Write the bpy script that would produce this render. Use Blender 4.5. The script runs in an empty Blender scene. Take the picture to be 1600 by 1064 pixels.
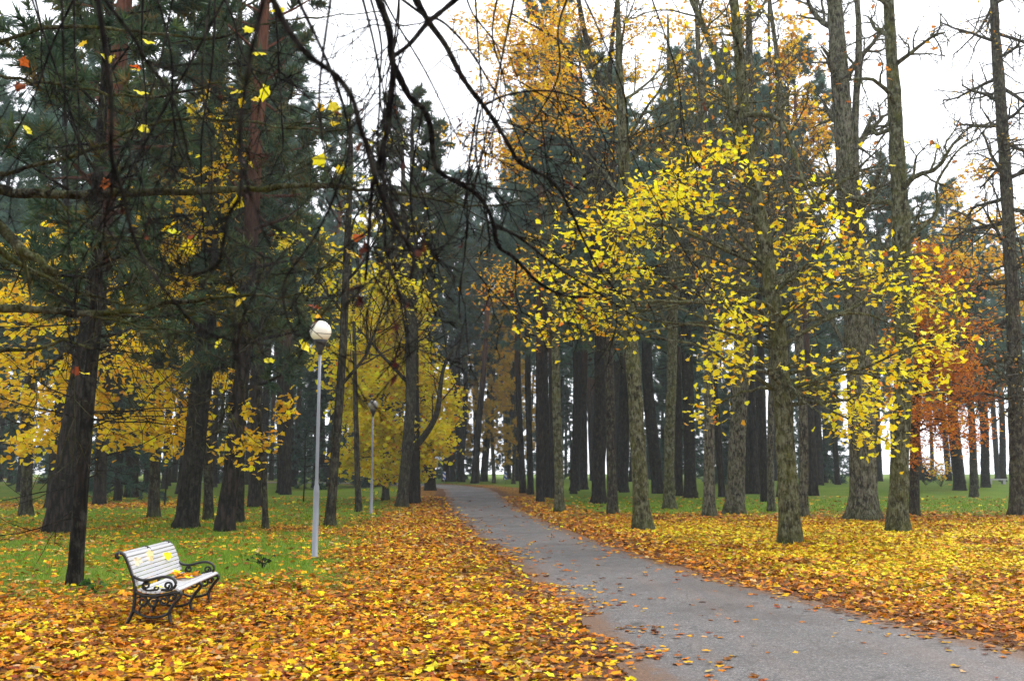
import bpy, math, random
import numpy as np
from mathutils import Vector, Matrix
R = math.radians
scene = bpy.context.scene

# ---------------------------------------------------------------- camera, sky, sun, exposure
cam_d = bpy.data.cameras.new('camera'); cam = bpy.data.objects.new('camera', cam_d)
scene.collection.objects.link(cam); scene.camera = cam
cam.location = (0, 0, 1.7); cam.rotation_euler = (R(90 + 7.62), 0, 0)
cam_d.lens = 35; cam_d.sensor_width = 36; cam_d.clip_start = 0.05; cam_d.clip_end = 1500
cam_d.dof.use_dof = True; cam_d.dof.focus_distance = 15.0; cam_d.dof.aperture_fstop = 3.2

SUN_EL, SUN_AZ = R(58), R(55)          # a veiled sun, high and to the side
world = bpy.data.worlds.new('World'); scene.world = world; world.use_nodes = True
wn = world.node_tree; wn.nodes.clear()
sky = wn.nodes.new('ShaderNodeTexSky'); sky.sky_type = 'NISHITA'; sky.sun_disc = False
sky.sun_elevation = SUN_EL; sky.sun_rotation = SUN_AZ; sky.dust_density = 6.0; sky.air_density = 1.0
hs = wn.nodes.new('ShaderNodeHueSaturation'); hs.inputs['Saturation'].default_value = 0.22
mxw = wn.nodes.new('ShaderNodeMix'); mxw.data_type = 'RGBA'; mxw.inputs['Factor'].default_value = 0.72
mxw.inputs['B'].default_value = (12.5, 12.8, 13.6, 1)          # even cloud cover over the clear sky
bgn = wn.nodes.new('ShaderNodeBackground'); bgn.inputs['Strength'].default_value = 0.13
wo = wn.nodes.new('ShaderNodeOutputWorld')
wn.links.new(sky.outputs[0], hs.inputs['Color']); wn.links.new(hs.outputs[0], mxw.inputs['A'])
wn.links.new(mxw.outputs['Result'], bgn.inputs['Color']); wn.links.new(bgn.outputs[0], wo.inputs['Surface'])

sl = bpy.data.lights.new('sun', 'SUN'); sl.energy = 1.3; sl.angle = R(28); sl.color = (1.0, 0.95, 0.88)
sun = bpy.data.objects.new('sun', sl); scene.collection.objects.link(sun)
sd = Vector((math.sin(SUN_AZ) * math.cos(SUN_EL), math.cos(SUN_AZ) * math.cos(SUN_EL), math.sin(SUN_EL)))
sun.rotation_euler = sd.to_track_quat('Z', 'Y').to_euler(); sun.location = (20, 10, 60)

vs = scene.view_settings
scene.display_settings.display_device = 'sRGB'
vs.view_transform = 'Standard'; vs.look = 'None'; vs.gamma = 1.0; vs.use_curve_mapping = False; vs.exposure = 0.6
cy = scene.cycles
cy.max_bounces = 4; cy.diffuse_bounces = 3; cy.glossy_bounces = 2; cy.transmission_bounces = 3; cy.use_adaptive_sampling = True; cy.adaptive_threshold = 0.03
cy.transparent_max_bounces = 8; cy.volume_bounces = 1; cy.use_denoising = True
cy.caustics_reflective = False; cy.caustics_refractive = False; cy.sample_clamp_indirect = 6

# ---------------------------------------------------------------- mesh helpers
class Geo:
    def __init__(s): s.v = []; s.q = []; s.t = []; s.c = []; s.n = 0
    def add(s, v, quads=None, tris=None, col=None):
        v = np.asarray(v, np.float32)
        s.v.append(v)
        if quads is not None and len(quads): s.q.append(np.asarray(quads, np.int64) + s.n)
        if tris is not None and len(tris): s.t.append(np.asarray(tris, np.int64) + s.n)
        if col is not None: s.c.append(np.asarray(col, np.float32))
        s.n += len(v)
    def tube(s, pts, rad, sides=6, jitter=None, cap=True):
        P = np.asarray(pts, float); n = len(P); rad = np.broadcast_to(np.asarray(rad, float), (n,))
        t = np.empty_like(P); t[1:-1] = P[2:] - P[:-2]; t[0] = P[1] - P[0]; t[-1] = P[-1] - P[-2]
        t /= np.linalg.norm(t, axis=1, keepdims=True) + 1e-9
        ref = np.array([1., 0, 0]) if abs(t[:, 0]).mean() < 0.75 else np.array([0, 0, 1.])
        a = np.cross(t, ref); a /= np.linalg.norm(a, axis=1, keepdims=True) + 1e-9
        b = np.cross(t, a)
        th = np.arange(sides) * 2 * math.pi / sides
        rr = rad[:, None] * (jitter if jitter is not None else 1.0) * np.ones((n, sides))
        V = P[:, None, :] + rr[:, :, None] * (np.cos(th)[None, :, None] * a[:, None, :] + np.sin(th)[None, :, None] * b[:, None, :])
        V = V.reshape(-1, 3)
        i = np.arange(n - 1)[:, None] * sides + np.arange(sides)[None, :]
        j = np.arange(n - 1)[:, None] * sides + (np.arange(sides)[None, :] + 1) % sides
        Q = np.stack([i, j, j + sides, i + sides], -1).reshape(-1, 4)
        T = []
        if cap:
            V = np.vstack([V, P[0], P[-1]])
            k = np.arange(sides); k2 = (k + 1) % sides; o = (n - 1) * sides
            T = np.vstack([np.stack([k2, k, np.full(sides, n * sides)], -1), np.stack([o + k, o + k2, np.full(sides, n * sides + 1)], -1)])
        s.add(V, Q, T)
    def box(s, c, dx, dy, dz, M=None):
        v = np.array([[x, y, z] for x in (-1, 1) for y in (-1, 1) for z in (-1, 1)], float) * (dx / 2, dy / 2, dz / 2)
        if M is not None: v = v @ np.asarray(M).T
        s.add(v + np.asarray(c), [[0, 1, 3, 2], [4, 6, 7, 5], [0, 4, 5, 1], [2, 3, 7, 6], [0, 2, 6, 4], [1, 5, 7, 3]])
    def lathe(s, prof, sides=24, c=(0, 0, 0)):
        pr = np.asarray(prof, float); n = len(pr); th = np.arange(sides) * 2 * math.pi / sides
        V = np.stack([pr[:, 0:1] * np.cos(th), pr[:, 0:1] * np.sin(th), np.repeat(pr[:, 1:2], sides, 1)], -1).reshape(-1, 3) + np.asarray(c)
        i = np.arange(n - 1)[:, None] * sides + np.arange(sides)[None, :]
        j = np.arange(n - 1)[:, None] * sides + (np.arange(sides)[None, :] + 1) % sides
        s.add(V, np.stack([i, j, j + sides, i + sides], -1).reshape(-1, 4))
    def mesh(s, name, mat, smooth=False, off=(0, 0, 0)):
        me = bpy.data.meshes.new(name)
        V = (np.vstack(s.v) - np.asarray(off, np.float32)).astype(np.float32)
        q = np.vstack(s.q) if s.q else np.zeros((0, 4), np.int64); t = np.vstack(s.t) if s.t else np.zeros((0, 3), np.int64)
        me.vertices.add(len(V)); me.vertices.foreach_set('co', V.ravel())
        loops = np.concatenate([q.ravel(), t.ravel()]).astype(np.int32)
        me.loops.add(len(loops)); me.loops.foreach_set('vertex_index', loops)
        starts = np.concatenate([np.arange(len(q)) * 4, len(q) * 4 + np.arange(len(t)) * 3]).astype(np.int32)
        me.polygons.add(len(starts)); me.polygons.foreach_set('loop_start', starts)
        me.polygons.foreach_set('use_smooth', np.full(len(starts), smooth))
        if s.c:
            C = np.vstack(s.c)
            at = me.color_attributes.new('tint', 'FLOAT_COLOR', 'POINT')
            at.data.foreach_set('color', np.hstack([C, np.ones((len(C), 1), np.float32)]).astype(np.float32).ravel())
        me.update(calc_edges=True)
        me.materials.append(mat)
        return me

def link(name, data, parent=None, loc=None, rz=0, sc=1.0):
    o = bpy.data.objects.new(name, data); scene.collection.objects.link(o)
    if parent is not None: o.parent = parent
    if loc is not None: o.location = loc
    if rz: o.rotation_euler[2] = rz
    if sc != 1.0: o.scale = (sc, sc, sc)
    return o
def tag(o, label=None, cat=None, group=None, kind=None):
    if label: o['label'] = label
    if cat: o['category'] = cat
    if group: o['group'] = group
    if kind: o['kind'] = kind
    return o
def thing(name, label, cat, loc, rz=0, group=None, sc=1.0):
    return tag(link(name, None, None, loc, rz, sc), label, cat, group)

# ---------------------------------------------------------------- noise and terrain
def vnoise(x, y, seed=0):
    x = np.asarray(x, float); y = np.asarray(y, float)
    xi = np.floor(x).astype(np.int64); yi = np.floor(y).astype(np.int64); fx = x - xi; fy = y - yi
    fx = fx * fx * (3 - 2 * fx); fy = fy * fy * (3 - 2 * fy)
    def h(a, b):
        n = (a * 374761393 + b * 668265263 + seed * 974634777) & 0x7fffffff
        n = ((n ^ (n >> 13)) * 1274126177) & 0x7fffffff
        return ((n ^ (n >> 16)) & 0xffff) / 65535.0
    return (h(xi, yi) * (1 - fx) + h(xi + 1, yi) * fx) * (1 - fy) + (h(xi, yi + 1) * (1 - fx) + h(xi + 1, yi + 1) * fx) * fy
def fbm(x, y, seed=0, o=3):
    s = 0; a = 0.5; n = 0
    for i in range(o): s = s + a * vnoise(x * 2 ** i, y * 2 ** i, seed + i); n += a; a *= 0.5
    return s / n
def sstep(a, b, x):
    t = np.clip((np.asarray(x, float) - a) / (b - a), 0, 1); return t * t * (3 - 2 * t)

EDGE_L = np.array([(1.9, -30), (1.4, 0), (0.99, 8.6), (0.75, 12.5), (0.25, 17.1), (-0.95, 27.2), (-2.68, 44.9), (-4.05, 61.4), (-4.75, 72), (-5.6, 82), (-8.5, 90), (-15, 97), (-30, 104), (-70, 112)])
EDGE_R = np.array([(7.6, -30), (6.1, 0), (5.15, 8.6), (4.25, 12.8), (3.33, 17.1), (2.0, 27.2), (0.57, 44.9), (-0.45, 61.4), (-1.0, 72), (-2.0, 84), (-5.5, 94), (-13, 101.5), (-29, 108), (-70, 116)])
def road_lr(y): return np.interp(y, EDGE_L[:, 1], EDGE_L[:, 0]), np.interp(y, EDGE_R[:, 1], EDGE_R[:, 0])
def gz(x, y):
    x = np.asarray(x, float); y = np.asarray(y, float)
    z = 0.98 * sstep(40, 125, y) + np.maximum(0, y - 125) * 0.002
    l, r = road_lr(y)
    d = np.maximum(l - x, x - r)
    return z + 0.10 * (fbm(x * 0.35, y * 0.35, 5) - 0.5) * sstep(0.2, 3.0, d)
def zat(x, y): return float(gz(x, y))
def litter(x, y):
    """share of the ground covered by fallen leaves"""
    l, r = road_lr(y); dl = l - x; dr = x - r
    n = fbm(x * 0.45, y * 0.45, 11); n2 = fbm(x * 1.3, y * 1.3, 23)
    right = (1 - sstep(38, 50, y + 9 * (n - 0.5))) * (0.78 + 0.3 * n2)
    right = right * (1 - 0.55 * sstep(4.5, 8, x) * (1 - sstep(15, 21, y)) * sstep(0.42, 0.62, n2))
    right = np.maximum(right, (1 - sstep(0.9, 2.5 + 2 * sstep(30, 50, y), dr + 2 * (n - .5))) * 0.95)
    right = np.maximum(right, 0.05 + 0.10 * n2)
    near = (1 - sstep(11.5, 20.5, y + 4.5 * (n - 0.5) - 0.35 * (x + 5))) * (0.75 + 0.35 * n2)
    verge = (1 - sstep(2.2, 4.6, dl + 2.4 * (n - 0.5) + sstep(35, 60, y) * 0.8))
    band = np.exp(-((y - 30.5) / 4.6) ** 2) * sstep(0.38, 0.58, n) * 0.65
    band2 = np.exp(-((y - 53) / 4.0) ** 2) * sstep(-12, -18, x) * 0.9
    left = np.maximum.reduce([near, verge, band, band2, 0.06 + 0.38 * sstep(0.45, 0.72, n2)])
    out = np.where(dl > 0, left, np.where(dr > 0, right, 0))
    return np.clip(out, 0, 1)

# ---------------------------------------------------------------- materials
def mat(name):
    m = bpy.data.materials.new(name); m.use_nodes = True
    nt = m.node_tree; b = nt.nodes['Principled BSDF']
    return m, nt, b
def N(nt, t, **kw):
    n = nt.nodes.new(t)
    for k, v in kw.items():
        if k in n.inputs.keys(): n.inputs[k].default_value = v
        else: setattr(n, k, v)
    return n
def ramp(nt, fac, stops, interp='LINEAR'):
    r = nt.nodes.new('ShaderNodeValToRGB'); e = r.color_ramp; e.interpolation = interp
    while len(e.elements) < len(stops): e.elements.new(0.5)
    for el, (p, c) in zip(e.elements, stops):
        el.position = p; el.color = (*c, 1) if len(c) == 3 else c
    nt.links.new(fac, r.inputs[0]); return r.outputs[0]
def mix(nt, fac, a, b, mode='MIX'):
    m = nt.nodes.new('ShaderNodeMix'); m.data_type = 'RGBA'; m.blend_type = mode
    for s, v in (('Factor', fac), ('A', a), ('B', b)):
        if hasattr(v, 'links'): nt.links.new(v, m.inputs[s])
        else: m.inputs[s].default_value = v if s == 'Factor' else ((*v, 1) if len(v) == 3 else v)
    return m.outputs['Result']
def math_n(nt, op, a, b=0.0, clamp=False):
    m = nt.nodes.new('ShaderNodeMath'); m.operation = op; m.use_clamp = clamp
    for i, v in enumerate((a, b)):
        if hasattr(v, 'links'): nt.links.new(v, m.inputs[i])
        else: m.inputs[i].default_value = v
    return m.outputs[0]
def coords(nt, scale=(1, 1, 1), kind='Object'):
    tc = nt.nodes.new('ShaderNodeTexCoord'); mp = nt.nodes.new('ShaderNodeMapping'); mp.inputs['Scale'].default_value = scale
    nt.links.new(tc.outputs[kind], mp.inputs[0]); return mp.outputs[0]
def noise(nt, vec, scale, detail=4, rough=0.55):
    n = nt.nodes.new('ShaderNodeTexNoise'); n.inputs['Scale'].default_value = scale; n.inputs['Detail'].default_value = detail; n.inputs['Roughness'].default_value = rough
    if vec is not None: nt.links.new(vec, n.inputs['Vector'])
    return n.outputs['Fac']
def voro(nt, vec, scale, out='Distance', feature='F1'):
    n = nt.nodes.new('ShaderNodeTexVoronoi'); n.feature = feature; n.inputs['Scale'].default_value = scale; nt.links.new(vec, n.inputs['Vector']); return n.outputs[out]
def bump(nt, b, h, strength=0.5, dist=0.02):
    n = nt.nodes.new('ShaderNodeBump'); n.inputs['Strength'].default_value = strength; n.inputs['Distance'].default_value = dist
    nt.links.new(h, n.inputs['Height']); nt.links.new(n.outputs[0], b.inputs['Normal'])

def foliage(name, rough=0.45, trans=0.35, spec=0.2):
    m, nt, b = mat(name)
    a = N(nt, 'ShaderNodeAttribute', attribute_name='tint')
    b.inputs['Roughness'].default_value = rough; b.inputs['Specular IOR Level'].default_value = spec
    nt.links.new(a.outputs['Color'], b.inputs['Base Color'])
    if trans > 0:
        t = N(nt, 'ShaderNodeBsdfTranslucent'); ms = N(nt, 'ShaderNodeMixShader'); ms.inputs[0].default_value = trans
        nt.links.new(a.outputs['Color'], t.inputs['Color'])
        nt.links.new(b.outputs[0], ms.inputs[1]); nt.links.new(t.outputs[0], ms.inputs[2])
        nt.links.new(ms.outputs[0], nt.nodes['Material Output'].inputs['Surface'])
    return m
M_LEAF = foliage('autumn_leaf', 0.42, 0.5)
M_FALLEN = foliage('fallen_leaf', 0.55, 0.12, 0.12)
M_NEEDLE = foliage('needles', 0.6, 0.22, 0.1)
M_GRASS = foliage('grass_blade', 0.6, 0.3, 0.08)

def bark(name, dark, light, moss=0.0, lichen=0.0, furrow=9.0, red=False, basemoss=0.0):
    m, nt, b = mat(name)
    v = coords(nt, (1, 1, 0.17)); v1 = coords(nt)
    w = voro(nt, v, furrow, 'Distance', 'DISTANCE_TO_EDGE'); n1 = noise(nt, v, furrow * 1.6, 5, 0.6); n2 = noise(nt, v1, 3.0, 4); n3 = noise(nt, v1, 22, 4, 0.7)
    h = math_n(nt, 'ADD', math_n(nt, 'MULTIPLY', math_n(nt, 'MINIMUM', w, 0.3), 2.2), math_n(nt, 'MULTIPLY', n1, 0.6))
    big = noise(nt, coords(nt, (1, 1, 0.5)), 6.0, 6, 0.78); h2 = math_n(nt, 'ADD', math_n(nt, 'MULTIPLY', h, 0.7), math_n(nt, 'MULTIPLY', math_n(nt, 'SUBTRACT', big, 0.5), 2.4)); col = ramp(nt, h2, [(0.2, dark), (0.75, light)])
    col = mix(nt, 0.45, col, mix(nt, n3, (0.35, 0.35, 0.35), (1, 1, 1)), 'MULTIPLY')
    sep = N(nt, 'ShaderNodeSeparateXYZ'); nt.links.new(v1, sep.inputs[0]); z = sep.outputs['Z']
    if red:
        f = N(nt, 'ShaderNodeMapRange'); f.inputs['From Min'].default_value = 8; f.inputs['From Max'].default_value = 14; nt.links.new(z, f.inputs[0])
        col = mix(nt, f.outputs[0], col, ramp(nt, n1, [(0.3, (0.07, 0.028, 0.017)), (0.7, (0.17, 0.07, 0.04))]))
    if lichen:
        n4 = noise(nt, coords(nt, (1, 1, 0.6)), 9.0, 5, 0.7); f = ramp(nt, n4, [(0.53 - lichen * .08, (0, 0, 0)), (0.60, (1, 1, 1))])
        col = mix(nt, math_n(nt, 'MULTIPLY', f, lichen), col, mix(nt, n3, (0.12, 0.13, 0.08), (0.30, 0.31, 0.23)))
    if moss:
        f = math_n(nt, 'MULTIPLY', ramp(nt, n2, [(0.5 - moss * .2, (0, 0, 0)), (0.72, (1, 1, 1))]), ramp(nt, n1, [(0.3, (0.2, .2, .2)), (0.6, (1, 1, 1))]))
        col = mix(nt, math_n(nt, 'MULTIPLY', f, min(1, moss * 1.1)), col, ramp(nt, n3, [(0.3, (0.05, 0.06, 0.012)), (0.7, (0.14, 0.15, 0.03))]))
    if basemoss:
        f = N(nt, 'ShaderNodeMapRange'); f.inputs['From Min'].default_value = 1.0; f.inputs['From Max'].default_value = 0.05
        nt.links.new(math_n(nt, 'ADD', z, math_n(nt, 'MULTIPLY', n2, 0.9)), f.inputs[0])
        col = mix(nt, math_n(nt, 'MULTIPLY', f.outputs[0], basemoss), col, ramp(nt, n3, [(0.35, (0.018, 0.014, 0.008)), (0.7, (0.07, 0.085, 0.015))]))
    nt.links.new(col, b.inputs['Base Color']); b.inputs['Roughness'].default_value = 0.9; b.inputs['Specular IOR Level'].default_value = 0.06
    bump(nt, b, math_n(nt, 'ADD', h, math_n(nt, 'MULTIPLY', n3, 0.4)), 0.9, 0.035)
    return m
M_PINE = bark('pine_bark', (0.005, 0.004, 0.0035), (0.042, 0.033, 0.028), red=True)
M_PINEDARK = bark('wet_pine_bark', (0.004, 0.0035, 0.003), (0.026, 0.021, 0.018), furrow=11, lichen=0.10)
M_LIME = bark('mossy_lime_bark', (0.010, 0.008, 0.005), (0.10, 0.092, 0.058), moss=0.75, lichen=0.7, furrow=16, basemoss=0.95)
M_GREY = bark('grey_lime_bark', (0.016, 0.014, 0.010), (0.15, 0.14, 0.108), moss=0.35, lichen=0.55, furrow=13, basemoss=0.8)
M_LARCH = bark('larch_bark', (0.016, 0.013, 0.010), (0.085, 0.07, 0.052), moss=0.3, lichen=0.4, furrow=10)
M_OAK = bark('oak_bark', (0.009, 0.007, 0.006), (0.055, 0.046, 0.036), moss=0.2, lichen=0.25, furrow=11, basemoss=0.6)
M_TWIG = bark('twig_bark', (0.006, 0.005, 0.005), (0.03, 0.026, 0.024), lichen=0.08, furrow=30)
M_BOUGH = bark('mossy_bough_bark', (0.007, 0.006, 0.005), (0.035, 0.03, 0.02), moss=0.7, lichen=0.35, furrow=24)

# ground
def ground_material():
    m, nt, b = mat('park_ground')
    v = coords(nt); a = N(nt, 'ShaderNodeAttribute', attribute_name='tint')
    sp = N(nt, 'ShaderNodeSeparateColor'); nt.links.new(a.outputs['Color'], sp.inputs[0])
    lit, duff = sp.outputs[0], sp.outputs[1]
    nf = noise(nt, v, 28, 5, 0.65); nm = noise(nt, v, 1.1, 4); nn = noise(nt, v, 7, 4)
    grass = mix(nt, nm, (0.060, 0.125, 0.008), (0.15, 0.25, 0.014))
    grass = mix(nt, ramp(nt, noise(nt, v, 0.22, 5, 0.7), [(0.42, (0, 0, 0)), (0.62, (0.55, 0.55, 0.55))]), grass, (0.19, 0.22, 0.03)); grass = mix(nt, 0.55, grass, ramp(nt, nf, [(0.3, (0.3, 0.3, 0.3)), (0.75, (1, 1, 1))]), 'MULTIPLY')
    cell = voro(nt, v, 9.0, 'Color'); sc = N(nt, 'ShaderNodeSeparateColor'); nt.links.new(cell, sc.inputs[0])
    leaves = ramp(nt, sc.outputs[0], [(0.0, (0.04, 0.015, 0.006)), (0.35, (0.12, 0.045, 0.010)), (0.6, (0.30, 0.12, 0.015)), (0.85, (0.50, 0.26, 0.02)), (1.0, (0.36, 0.22, 0.09))])
    leaves = mix(nt, 0.6, leaves, ramp(nt, nf, [(0.3, (0.4, 0.4, 0.4)), (0.7, (1, 1, 1))]), 'MULTIPLY')
    duffc = ramp(nt, noise(nt, v, 34, 6, 0.8), [(0.3, (0.03, 0.016, 0.010)), (0.5, (0.11, 0.052, 0.026)), (0.7, (0.28, 0.14, 0.065))])
    th = math_n(nt, 'ADD', math_n(nt, 'MULTIPLY', nn, 0.5), math_n(nt, 'MULTIPLY', sc.outputs[1], 0.45))
    f = N(nt, 'ShaderNodeMapRange'); f.inputs['From Min'].default_value = -0.06; f.inputs['From Max'].default_value = 0.06
    nt.links.new(math_n(nt, 'SUBTRACT', lit, th), f.inputs[0])
    col = mix(nt, f.outputs[0], grass, leaves)
    f2 = N(nt, 'ShaderNodeMapRange'); f2.inputs['From Min'].default_value = -0.15; f2.inputs['From Max'].default_value = 0.15
    nt.links.new(math_n(nt, 'SUBTRACT', duff, nn), f2.inputs[0])
    col = mix(nt, f2.outputs[0], col, duffc)
    nt.links.new(col, b.inputs['Base Color']); b.inputs['Roughness'].default_value = 0.85; b.inputs['Specular IOR Level'].default_value = 0.08
    bump(nt, b, math_n(nt, 'ADD', nf, math_n(nt, 'MULTIPLY', sc.outputs[2], 0.5)), 0.8, 0.05)
    return m
def axis_samples(lo, a, b, hi, step, grow=1.16):
    x = list(np.arange(a, b + 1e-6, step)); s = step; p = x[-1]
    while p < hi: s *= grow; p += s; x.append(min(p, hi))
    s = step; p = x[0]; pre = []
    while p > lo: s *= grow; p -= s; pre.append(max(p, lo))
    return np.array(pre[::-1] + x)
xs = axis_samples(-380, -32, 32, 380, 0.55); ys = axis_samples(-60, -4, 66, 420, 0.5)
X, Y = np.meshgrid(xs, ys); Z = gz(X, Y)
l_, r_ = road_lr(Y); dd = np.maximum(l_ - X, X - r_)
duff = np.clip(1.15 - np.abs(dd) / (0.75 + 0.9 * fbm(X * 0.7, Y * 0.7, 31)), 0, 1) * 0.9
Z = np.where(dd < -0.3, Z - 0.03, Z)
g = Geo(); nx, ny = len(xs), len(ys)
i = np.arange(ny - 1)[:, None] * nx + np.arange(nx - 1)[None, :]
g.add(np.stack([X, Y, Z], -1).reshape(-1, 3), np.stack([i, i + 1, i + nx + 1, i + nx], -1).reshape(-1, 4),
      col=np.stack([litter(X, Y), duff, 0 * X], -1).reshape(-1, 3))
tag(link('ground', g.mesh('ground', ground_material(), True)), kind='structure')

# road: a sheet following the two edges
def asphalt():
    m, nt, b = mat('wet_asphalt')
    v = coords(nt); a = N(nt, 'ShaderNodeAttribute', attribute_name='tint')
    sp = N(nt, 'ShaderNodeSeparateColor'); nt.links.new(a.outputs['Color'], sp.inputs[0])
    nf = noise(nt, v, 60, 3, 0.8); nc = voro(nt, v, 70, 'Color'); scv = N(nt, 'ShaderNodeSeparateColor'); nt.links.new(nc, scv.inputs[0])
    nl = noise(nt, v, 0.5, 5); ne = noise(nt, v, 5.5, 7, 0.78)
    col = ramp(nt, scv.outputs[0], [(0.0, (0.048, 0.044, 0.044)), (0.7, (0.118, 0.110, 0.108)), (1.0, (0.28, 0.265, 0.26))])
    col = mix(nt, 0.75, col, ramp(nt, nl, [(0.3, (0.62, 0.6, 0.62)), (0.7, (1, 1, 1))]), 'MULTIPLY')
    pat = noise(nt, v, 1.7, 6, 0.65); col = mix(nt, ramp(nt, pat, [(0.42, (0, 0, 0)), (0.60, (0.28, 0.28, 0.28))]), col, mix(nt, nf, (0.05, 0.047, 0.047), (0.10, 0.095, 0.095)))
    wv = N(nt, 'ShaderNodeVectorMath', operation='ADD'); nz = N(nt, 'ShaderNodeTexNoise'); nz.inputs['Scale'].default_value = 1.3; nt.links.new(v, nz.inputs['Vector']); nt.links.new(v, wv.inputs[0]); nt.links.new(nz.outputs['Color'], wv.inputs[1])
    crk = ramp(nt, voro(nt, wv.outputs[0], 0.55, 'Distance', 'DISTANCE_TO_EDGE'), [(0.0, (1, 1, 1)), (0.012, (0, 0, 0))]); col = mix(nt, math_n(nt, 'MULTIPLY', crk, ramp(nt, nl, [(0.45, (0, 0, 0)), (0.55, (0.8, 0.8, 0.8))])), col, (0.03, 0.027, 0.025))
    tw = coords(nt, (1.6, 0.12, 1)); nt_t = noise(nt, tw, 1.4, 3)
    col = mix(nt, ramp(nt, nt_t, [(0.5, (0, 0, 0)), (0.75, (0.35, 0.35, 0.35))]), col, (0.16, 0.11, 0.085))
    duffc = ramp(nt, noise(nt, coords(nt, (1, 1, 1)), 34, 6, 0.8), [(0.3, (0.03, 0.017, 0.011)), (0.5, (0.10, 0.052, 0.028)), (0.7, (0.26, 0.14, 0.07))])
    f = N(nt, 'ShaderNodeMapRange'); f.inputs['From Min'].default_value = -0.13; f.inputs['From Max'].default_value = 0.13
    nt.links.new(math_n(nt, 'SUBTRACT', sp.outputs[0], ne), f.inputs[0])
    col = mix(nt, f.outputs[0], col, duffc)
    nt.links.new(col, b.inputs['Base Color'])
    nt.links.new(ramp(nt, nl, [(0.35, (0.42, 0.42, 0.42)), (0.65, (0.7, 0.7, 0.7))]), b.inputs['Roughness']); b.inputs['Specular IOR Level'].default_value = 0.4
    bump(nt, b, math_n(nt, 'ADD', scv.outputs[0], nf), 0.5, 0.012)
    return m
yy = np.concatenate([np.arange(-28, 70, 0.5), np.arange(70, 116, 0.35)]); u = np.linspace(0, 1, 17)
l_, r_ = road_lr(yy); wob = 0.16 * (fbm(yy * 0.9, 0 * yy, 3) - 0.5); wob2 = 0.22 * (fbm(yy * 0.8, 0 * yy + 9, 4) - 0.5)
XX = (l_ + wob)[:, None] * (1 - u) + (r_ + wob2)[:, None] * u; YY = np.repeat(yy[:, None], 17, 1)
ZZ = 0.98 * sstep(40, 125, YY) + 0.006 + 0.05 * (0.25 - (u - 0.5) ** 2)[None, :] * np.ones_like(YY)
edge = np.minimum(u * (r_ - l_)[:, None], (1 - u) * (r_ - l_)[:, None])
dm = np.clip(0.86 - edge / 0.9, 0.2, 1); 
g = Geo(); i = np.arange(len(yy) - 1)[:, None] * 17 + np.arange(16)[None, :]
g.add(np.stack([XX, YY, ZZ], -1).reshape(-1, 3), np.stack([i, i + 1, i + 18, i + 17], -1).reshape(-1, 4), col=np.stack([dm, dm, dm], -1).reshape(-1, 3))
tag(link('road', g.mesh('road', asphalt(), True)), kind='structure')

# ---------------------------------------------------------------- leaf shapes
def leaf_template(kind, curl=0.15):
    if kind == 'maple':
        o = [(0, -0.02), (0.28, 0.03), (0.55, -0.02), (0.50, 0.24), (0.70, 0.52), (0.42, 0.58), (0.28, 0.80), (0, 1.02)]
        o = o + [(-x, y) for x, y in o[-2:0:-1]]; c = (0, 0.34)
    elif kind == 'palm':
        o = [(0, 0), (0.52, -0.02), (0.47, 0.25), (0.66, 0.56), (0.30, 0.66), (0, 1.02)]; o = o + [(-x, y) for x, y in o[-2:0:-1]]; c = (0, 0.34)
    elif kind == 'oak':
        o = [(0, 0), (0.16, 0.3), (0.1, 0.45), (0.27, 0.66), (0, 1.0), (-0.27, 0.66), (-0.1, 0.45), (-0.16, 0.3)]; c = (0, 0.5)
    else:
        o = [(0, 0), (0.42, 0.25), (0.38, 0.7), (0, 1.0), (-0.38, 0.7), (-0.42, 0.25)]; c = (0, 0.45)
    P = np.array(o + [c], float); P[:, 1] -= 0.4
    r2 = P[:, 0] ** 2 + P[:, 1] ** 2
    z = curl * r2 * 1.2 - curl * 0.9 * np.abs(P[:, 0]); n = len(o)
    z[:n:3] += 0.35 * curl
    T = np.stack([np.arange(n), (np.arange(n) + 1) % n, np.full(n, n)], -1)
    return np.column_stack([P, z]), T
def place_leaves(G, pos, nrm, axis, size, col, kind='maple', rng=None, curls=(0.1, 0.35, -0.25)):
    pos = np.asarray(pos, float); n = len(pos)
    if n == 0: return
    nrm = nrm / (np.linalg.norm(nrm, axis=1, keepdims=True) + 1e-9)
    axis = axis - nrm * (axis * nrm).sum(1, keepdims=True); axis /= np.linalg.norm(axis, axis=1, keepdims=True) + 1e-9
    xx = np.cross(axis, nrm); size = np.broadcast_to(size, (n,))
    which = rng.integers(0, len(curls), n)
    for k, cu in enumerate(curls):
        m = which == k; c = int(m.sum())
        if not c: continue
        V, T = leaf_template(kind, cu)
        A = pos[m][:, None] + size[m][:, None, None] * (V[None, :, 0:1] * xx[m][:, None] + V[None, :, 1:2] * axis[m][:, None] + V[None, :, 2:3] * nrm[m][:, None])
        TT = (T[None] + (np.arange(c) * len(V))[:, None, None]).reshape(-1, 3)
        G.add(A.reshape(-1, 3), tris=TT, col=np.repeat(col[m], len(V), 0))
def palette(rng, n, cols, w, jit=0.14):
    k = rng.choice(len(cols), n, p=np.array(w) / sum(w)); c = np.array(cols)[k]
    return np.clip(c * (1 + rng.normal(0, jit, (n, 1))) * (1 + rng.normal(0, 0.05, (n, 3))), 0.002, 0.92)
YEL, LEM, GOLD, ORA, BRN, TAN, RED = (0.84, 0.62, 0.008), (0.86, 0.76, 0.022), (0.72, 0.38, 0.006), (0.64, 0.21, 0.006), (0.22, 0.075, 0.015), (0.58, 0.38, 0.15), (0.26, 0.05, 0.015)
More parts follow.
